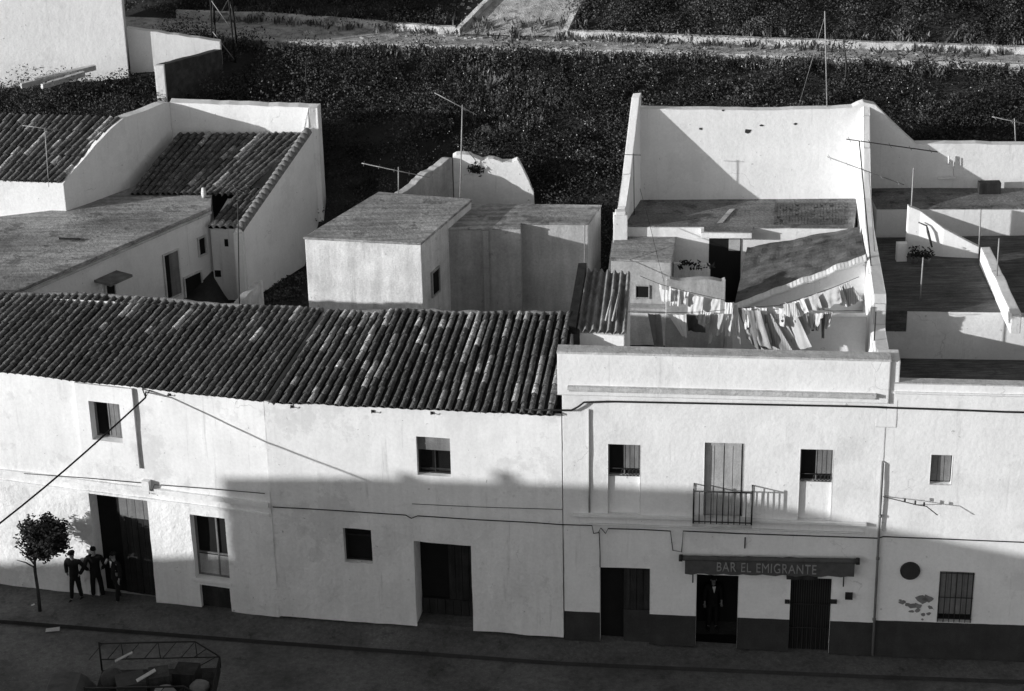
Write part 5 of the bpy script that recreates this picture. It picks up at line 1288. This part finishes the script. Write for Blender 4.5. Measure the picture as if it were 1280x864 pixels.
def person(p, face, lab, h=1.68, legs=((-.11, .02), (.12, -.05)), arms='pockets', hat=True, lean=0., shirt=False, group=None):
    """face: heading of the look direction in radians, 0 = away from the camera (+Y)"""
    t = thing('person', lab, 'person', p, group); k = h/1.7
    ca, sa = math.cos(face), math.sin(face)
    def W(x, y, z): return V3((x*ca-y*sa, x*sa+y*ca, z))*k          # x: own right, y: forward
    ll, lr = legs
    sh_z = 1.42; hip = .92
    J = []; E_ = []
    def add(pt, r, par=None):
        J.append((W(*pt), (r[0]*k, r[1]*k) if isinstance(r, tuple) else r*k)); i = len(J)-1
        if par is not None: E_.append((par, i))
        return i
    # bare body in one surface: pelvis, spine, neck, head, arms with hands, legs
    pel = add((0, 0, hip), (.11, .085)); wa = add((0, .01+lean*.3, 1.1), (.12, .09), pel); ch = add((0, .02+lean*.7, 1.3), (.12, .085), wa)
    nk = add((0, .03+lean, 1.47), (.055, .055), ch); h0 = add((0, .05+lean, 1.55), (.07, .08), nk); h1 = add((0, .055+lean, 1.63), (.075, .092), h0); add((0, .045+lean, 1.69), (.045, .06), h1)
    hands = []
    for s_ in (-1, 1):
        shd = add((s_*.165, .01+lean*.8, sh_z-.04), .045, ch)
        if arms == 'pockets': el = (s_*.29, -.09, 1.16); wr = (s_*.2, .07, .97); hd = (s_*.17, .1, .9)
        elif arms == 'folded': el = (s_*.25, .05, 1.17); wr = (-s_*.02, .22, 1.2); hd = (-s_*.1, .23, 1.22)
        elif arms == 'one_up' and s_ > 0: el = (s_*.24, .12, 1.18); wr = (s_*.13, .25, 1.38); hd = (s_*.09, .24, 1.45)
        else: el = (s_*.23, -.02, 1.14); wr = (s_*.24, .05, .9); hd = (s_*.24, .07, .82)
        e = add(el, .043, shd); w2_ = add(wr, .03, e); pm = add(hd, (.036, .02), w2_)
        if arms != 'pockets':
            dv = V3(hd)-V3(wr); dv.normalize(); sd = dv.cross(V3((0, 1, 0)) if abs(dv.y) < .8 else V3((1, 0, 0))).normalized(); cu = dv.cross(sd)
            for fi in range(4):
                b0_ = V3(hd)+sd*(fi-1.5)*.019+dv*.03; L = (.06, .072, .068, .052)[fi]; j1 = add(tuple(b0_), .0095, pm); j2 = add(tuple(b0_+dv*L*.55+cu*.008), .0085, j1); add(tuple(b0_+dv*L*.9+cu*.03), .007, j2)
            tb = V3(wr).lerp(V3(hd), .55)+sd*.035; j1 = add(tuple(tb), .011, pm); add(tuple(tb+dv*.045+sd*.018), .009, j1)
    feet = []
    for s_, (lx, ly) in ((-1, ll), (1, lr)):
        th = add((s_*.09, 0, .84), .075, pel); kn = add((lerp(s_*.09, lx, .55), ly*.4+.03, .47), .056, th); an = add((lx, ly, .09), .04, kn); add((lx+s_*.02, ly+.14, .04), (.035, .028), an); feet.append((lx, ly, s_))
    skin_mesh('body', J, E_, 'skin', t, 1)
    # coat
    J = []; E_ = []
    p0_ = add((0, -.005, .74), (.175, .14)); pel = add((0, -.005, .84), (.18, .14), p0_); a1 = add((0, 0, .96), (.18, .138), pel); wa = add((0, .005+lean*.3, 1.12), (.155, .118), a1); ch = add((0, .015+lean*.7, 1.3), (.175, .125), wa); nk = add((0, .02+lean, 1.43), (.09, .085), ch)
    for s_ in (-1, 1):
        shd = add((s_*.19, .01+lean*.8, sh_z-.01), .085, ch)
        if arms == 'pockets': el = (s_*.3, -.09, 1.16); wr = (s_*.205, .075, .96)
        elif arms == 'folded': el = (s_*.26, .05, 1.17); wr = (s_*.03, .2, 1.19)
        elif arms == 'one_up' and s_ > 0: el = (s_*.25, .12, 1.18); wr = (s_*.14, .235, 1.36)
        else: el = (s_*.24, -.02, 1.14); wr = (s_*.245, .04, .92)
        e = add(el, .07, shd); add(wr, .055, e)
    skin_mesh('jacket', J, E_, 'coat', t, 1)
    J = []; E_ = []
    w0 = add((0, .0, 1.06), (.15, .115)); pel = add((0, 0, .92), (.16, .125), w0)
    for s_, (lx, ly) in ((-1, ll), (1, lr)):
        th = add((s_*.09, 0, .8), .1, pel); kn = add((lerp(s_*.09, lx, .55), ly*.4+.02, .47), .074, th); add((lx, ly, .1), .066, kn)
    skin_mesh('trousers', J, E_, 'trouser', t, 1)
    base = ORG[t.name]
    for lx, ly, s_ in feet:
        g = MB()
        def fn(q, d): return W(q.x, q.y, max(-.045, q.z))
        ball(g, base+W(lx+s_*.012, ly+.06, .045), .05, .14, .07, 10, 7, fn); g.build('shoe', 'shoe', t)
    hc = W(0, .05+lean, 1.61)
    g = MB(); ball(g, base+hc+W(0, -.02, .045), .088, .1, .085, 12, 8, lambda q, d: W(q.x, q.y, q.z if q.z > -.03 else -.03+(q.z+.03)*.5)); g.build('hair', 'hair', t)
    if hat:
        g = MB(); ball(g, base+hc+W(0, -.005, .085), .105, .12, .055, 12, 6, lambda q, d: W(q.x, q.y, q.z)); g.box(base+hc+W(0, .11, .065), W(.06, 0, 0), W(0, .05, 0), W(0, 0, .008)); g.build('flat_cap', 'coat', t)
    g = MB(); ball(g, base+hc+W(0, .095, -.012), .013, .022, .026, 6, 5, lambda q, d: W(q.x, q.y, q.z)); g.build('nose', 'skin', t)
    for s_ in (-1, 1):
        g = MB(); ball(g, base+hc+W(s_*.031, .083, .02), .012, .008, .008, 6, 4, lambda q, d: W(q.x, q.y, q.z)); g.build('eye', 'hair', t)
        g = MB(); ball(g, base+hc+W(s_*.08, 0, 0), .012, .022, .034, 6, 5, lambda q, d: W(q.x, q.y, q.z)); g.build('ear', 'skin', t)
    g = MB(); ball(g, base+hc+W(0, .083, -.055), .024, .008, .006, 6, 4, lambda q, d: W(q.x, q.y, q.z)); g.build('mouth', 'cloth_dark', t)
    if shirt:
        g = MB(); a = base+W(-.05, .13+lean*.9, 1.44); b = base+W(.05, .13+lean*.9, 1.44); c_ = base+W(0, .16+lean*.7, 1.24); g.extrude([a, b, c_], W(0, .012, 0)); g.build('shirt_front', 'paper', t)
    return t
G3 = 'men standing together by the wooden door'
person(onz(97, 751, -.12), RAD(165), 'man in dark jacket and flat cap, hands in pockets, nearest the tree', 1.66, legs=((-.1, -.12), (.13, .1)))
person(onz(123, 749, -.12), RAD(10), 'man in open dark coat standing between the two others by the door', 1.72, legs=((-.13, .05), (.15, .0)), hat=False)
person(onz(149, 753, -.12), RAD(130), 'man in dark suit and pale collar standing in front of the tall wooden door', 1.68, legs=((-.1, .1), (.14, -.12)), arms='one_up', hat=False, shirt=True)
pb_ = PC.hit(890, 800, -1.08); pb_.z = .02
person(pb_, RAD(185), 'man in dark jacket with white shirt front in the shadow of the bar doorway', 1.7, legs=((-.1, .02), (.12, 0)), arms='down', hat=False, shirt=True)

# ------------------------------------------------------------------ trailer with lattice sides and its load
def trailer():
    base = V3((-10.1, 46.6, -.23)); t = thing('open_trailer', 'open trailer with iron lattice sides and dark tarpaulin parked at the bottom left', 'trailer', base)
    x0, x1, y0, y1 = -11.25, -8.05, 45.9, 48.1; zb_ = .78; zt_ = 1.62
    g = MB(); g.bb((x0, y0, zb_-.12), (x1, y1, zb_)); 
    g.build('load_bed', 'wood_dark', t)
    def side(y):
        g = MB(); xm = x1-.62
        g.tube([V3((x0, y, zb_)), V3((x0, y, zt_+.05))], .03, 6); g.tube([V3((x0, y, zt_)), V3((xm, y, zt_)), V3((x1-.08, y, zt_-.42)), V3((x1, y, zt_-.5)), V3((x1, y, zb_))], .026, 6)
        zm = zt_-.5; g.tube([V3((x0, y, zm)), V3((x1, y, zm))], .02, 5)
        for i in range(6):
            x = lerp(x0+.1, xm, i/5); g.tube([V3((x, y, zt_)), V3((x-.42, y, zm))], .014, 4)
            if i % 2: g.tube([V3((x, y, zt_)), V3((x+.02, y, zm))], .014, 4)
        g.tube([V3((x1-.35, y, zt_-.25)), V3((x1-.7, y, zm))], .014, 4); g.tube([V3((x1-.1, y, zm)), V3((x1-.6, y, zb_+.05))], .014, 4)
        g.build('lattice_side', 'iron', t)
    side(y1); side(y0)
    g = MB(); g.bb((x1-.03, y0, zb_), (x1, y1, zb_+.32)); g.build('tailboard', 'wood_dark', t)
    # low tarpaulin covered box at the drawbar end
    nx_, ny_ = 14, 14; g = MB(); top = {}
    def TP(i, j):
        x = lerp(-12.75, -11.4, i/nx_); y = lerp(y0+.1, y1-.1, j/ny_); e = min(i, nx_-i, j, ny_-j)/2.
        z = .35+.62*min(1, e*.75)+.1*math.sin(math.pi*i/nx_)+.07*noise.noise(V3((x*2.6, y*2.6, 5)))*min(1, e); return V3((x, y, z))
    for i in range(nx_):
        for j in range(ny_): g.add([TP(i, j), TP(i+1, j), TP(i+1, j+1), TP(i, j+1)], [(0, 1, 2, 3)], 0, 1., True)
    g.build('tarpaulin', 'canvas', t)
    g = MB(); g.tube([V3((-12.7, y0+.4, .4)), V3((-13.9, (y0+y1)/2, .3))], .045, 6); g.tube([V3((-12.7, y1-.4, .4)), V3((-13.9, (y0+y1)/2, .3))], .045, 6); g.build('drawbar', 'iron', t)
    for x in (-12.0, -8.9):
        for y in (y0+.1, y1-.1):
            g = MB(); g.tube([V3((x, y-.11, .1)), V3((x, y+.11, .1))], .33, 18, sm=False); wl_ = g.build('wheel', 'shoe', t); g = MB(); g.tube([V3((x, y-.125, .1)), V3((x, y+.125, .1))], .17, 12, sm=False); g.build('rim', 'zinc', wl_)
    g = MB(); g.bb((-12.9, y0+.5, .2), (x1-.2, y1-.5, .45)); g.build('chassis', 'iron', t)
    zl = zb_+.003
    def item(name, m, lab, cat, c, ax, ay, az):
        g = MB(); g.box(c, ax, ay, az); return tag(g.build(name, m), lab, cat)
    item('wooden_crate', 'bark', 'grey wooden crate in the trailer load near the middle', 'crate', V3((-9.55, 47.2, zl+.24)), (.26, .06, 0), (-.06, .28, 0), (0, 0, .24))
    item('wooden_crate', 'wood_dark', 'dark wooden crate in the trailer load beside the tailboard', 'crate', V3((-8.85, 47.4, zl+.22)), (.3, -.05, 0), (.05, .3, 0), (0, 0, .22))
    item('pale_board', 'timber', 'short pale board leaning in the trailer load at left', 'board', V3((-10.55, 47.75, zl+.62)), (.24, .02, .12), (-.01, .05, 0), (0, 0, .012))
    item('pale_board', 'timber', 'bent pale board sticking out of the middle of the trailer load', 'board', V3((-9.85, 47.0, zl+.5)), (.24, .1, .1), (-.03, .06, 0), (0, 0, .012))
    item('bundle', 'cloth_dark', 'dark cloth bundle in the trailer load left of the crates', 'bundle', V3((-10.3, 47.1, zl+.18)), (.36, .12, 0), (-.1, .32, 0), (0, 0, .18))
    g = MB(); ball(g, V3((-8.45, 46.9, zl+.16)), .28, .3, .17, 12, 8, lambda p, d: p*(1+.18*noise.noise(d*2.3))); tag(g.build('sack', 'wood_grey'), 'pale sack slumped by the tailboard of the trailer', 'sack')
    g = MB(); ball(g, V3((-10.85, 47.4, zl+.2)), .3, .35, .22, 12, 8, lambda p, d: p*(1+.2*noise.noise(d*2.1+V3((4, 0, 0))))); tag(g.build('sack', 'cloth_dark'), 'dark sack lying at the tarpaulin end of the trailer load', 'sack')
    g = MB(); ball(g, V3((-9.3, 46.5, zl+.2)), .34, .36, .22, 12, 8, lambda p, d: p*(1+.2*noise.noise(d*2.1+V3((8, 0, 0))))); tag(g.build('sack', 'cloth_mid'), 'grey sack nearest the viewer in the trailer load', 'sack')
trailer()
# ------------------------------------------------------------------ litter
def scrap(px, py, z, sx, sy, lab, rot, m='paper'):
    p = onz(px, py, z); c, s_ = math.cos(rot), math.sin(rot); g = MB()
    a, b = V3((c*sx, s_*sx, 0)), V3((-s_*sy, c*sy, 0))
    g.add([p-a-b+V3((0, 0, .012)), p+a-b+V3((0, 0, .02)), p+a+b+V3((0, 0, .05)), p-a+b+V3((0, 0, .025)), p+V3((0, 0, .045))], [(0, 1, 4), (1, 2, 4), (2, 3, 4), (3, 0, 4)])
    tag(g.build('paper_scrap', m), lab, 'litter')
scrap(144, 761, -.11, .17, .06, 'white strip of paper on the pavement in front of the three men', .35)
scrap(66, 788, -.2, .2, .09, 'crumpled pale paper in the gutter below the tree', .1, 'cloth_pale')
scrap(41, 758, -.11, .07, .05, 'tiny pale scrap beside the tree trunk', .6, 'cloth_pale')
scrap(151, 780, -.11, .16, .02, 'thin pale strip lying on the pavement edge right of the men', .05, 'cloth_mid')
scrap(500, 797, -.1, .06, .06, 'small pale scrap on the pavement below the dark square window', .3, 'cloth_pale')
scrap(564, 819, -.2, .12, .04, 'flat pale scrap in the road below the dark gateway', .1, 'cloth_pale')
scrap(745, 831, -.2, .05, .05, 'small bright scrap in the road below the leftmost bar door', .7)

# ------------------------------------------------------------------ small marks on the walls
r2 = random.Random(31)
for x, y, k in ((876, 161, .06), (935, 164, .1), (952, 157, .05), (994, 155, .045), (904, 138, .04)):
    c = pR.hit(x, y, .004); g = MB(); n_ = 8; g.extrude([c+pR.d*(k*1.5*math.cos(6.283*i/n_)*r2.uniform(.5, 1.2))+V3((0, 0, k*.8*math.sin(6.283*i/n_)*r2.uniform(.5, 1.2))) for i in range(n_)], pR.n*.006); g.build('plaster_hole', 'dado', rR)
for (x, y), lab in zip(((365, 508), (466, 514), (540, 516), (212, 493)), ('rusty hook under the eaves at the left end of the middle house', 'rusty hook under the eaves midway along the middle house', 'rusty hook under the eaves above the upper window of the middle house', 'rusty hook under the eaves right of the slanting wire')):
    p = onfac(x, y, 0.); pl = PA if x < 337 else PB; g = MB(); g.tube([p, p+pl.n*.12, p+pl.n*.14+V3((0, 0, .05))], .014, 5); g.box(p+pl.n*.015, pl.d*.04, pl.n*.012, (0, 0, .04)); tag(g.build('wall_hook', 'iron'), lab, 'hook')

# hanging plant on the ruined wall, weeds in the yard, odds and ends on the terraces
c = pH.hit(594, 211, .08); g = MB(); r3 = random.Random(9)
for i in range(90):
    q = c+V3((r3.gauss(0, .11), r3.uniform(-.06, .02), r3.gauss(0, .09))); d1 = V3((r3.gauss(0, 1), r3.gauss(0, .4), r3.gauss(0, 1))).normalized()*.08; d2 = d1.orthogonal().normalized()*.03; g.quad(q-d1, q-d2, q+d1, q+d2, 0, r3.uniform(.5, 1.3))
g.tube([c, c+V3((.02, 0, .3)), c+V3((-.25, .1, .62))], .014, 4); tag(g.build('hanging_plant', 'leaf'), 'dark star shaped plant growing out of the ruined white wall', 'plant')
wd_ = []
for i in range(60):
    p = onterr(r3.uniform(318, 378), r3.uniform(345, 384)); wd_.append((p.x, p.y, r3.uniform(.5, 1.1)))
struct(leaves('yard_weeds', 'shrub', wd_, 60, .36, .07, 0, 15, sh=(.5, 2.2)), 'stuff')
p, q = onz(74, 299, zE+.12), onz(100, 300, zE+.12); g = MB(); g.box((p+q)/2+V3((0, 0, .02)), (q-p)/2, (0, .05, 0), (0, 0, .02)); tag(g.build('plank', 'wood_dark'), 'dark plank lying on the rear house terrace', 'plank')
p = onz(255, 247, zE+.1); g = MB(); g.tube([p, p+V3((0, 0, .12)), p+V3((0, 0, .34))], [.07, .09, .06], 8); tag(g.build('chimney_pot', 'dirty_white'), 'small pale pot standing at the terrace corner below the inner tiled roof', 'pot')
p, q = onz(900, 279, zT+.04), onz(915, 262, zT+.04); g = MB(); g.box((p+q)/2+V3((0, 0, .01)), (q-p)/2, (.09, .02, 0), (0, 0, .012)); tag(g.build('pale_board', 'timber'), 'weathered pale board lying across the upper terrace behind the canopy slab', 'board')
g = MB(); a, b = onz(968, 254, zT+.035), onz(1060, 254, zT+.035); c_, d_ = onz(1060, 281, zT+.035), onz(967, 281, zT+.035); n1, n2 = 24, 9
for i in range(n1):
    for j in range(n2):
        if r3.random() < .12: continue
        q = [a.lerp(b, (i+o)/n1).lerp(d_.lerp(c_, (i+o)/n1), (j+p_)/n2) for o, p_ in ((.04, .06), (.94, .06), (.94, .92), (.04, .92))]
        z_ = r3.uniform(0, .012); g.extrude([v+V3((r3.gauss(0, .006), r3.gauss(0, .006), z_)) for v in q], (0, 0, .02), 0, 1.)
g.build('clay_paving', 'old_roof', rR)

pf = onY(1270, 183, 64.5); aerial(pf, (1268, 148), ((1240, 146), (1292, 157)), 'aerial on the rear terrace wall at the far upper right', els=3)
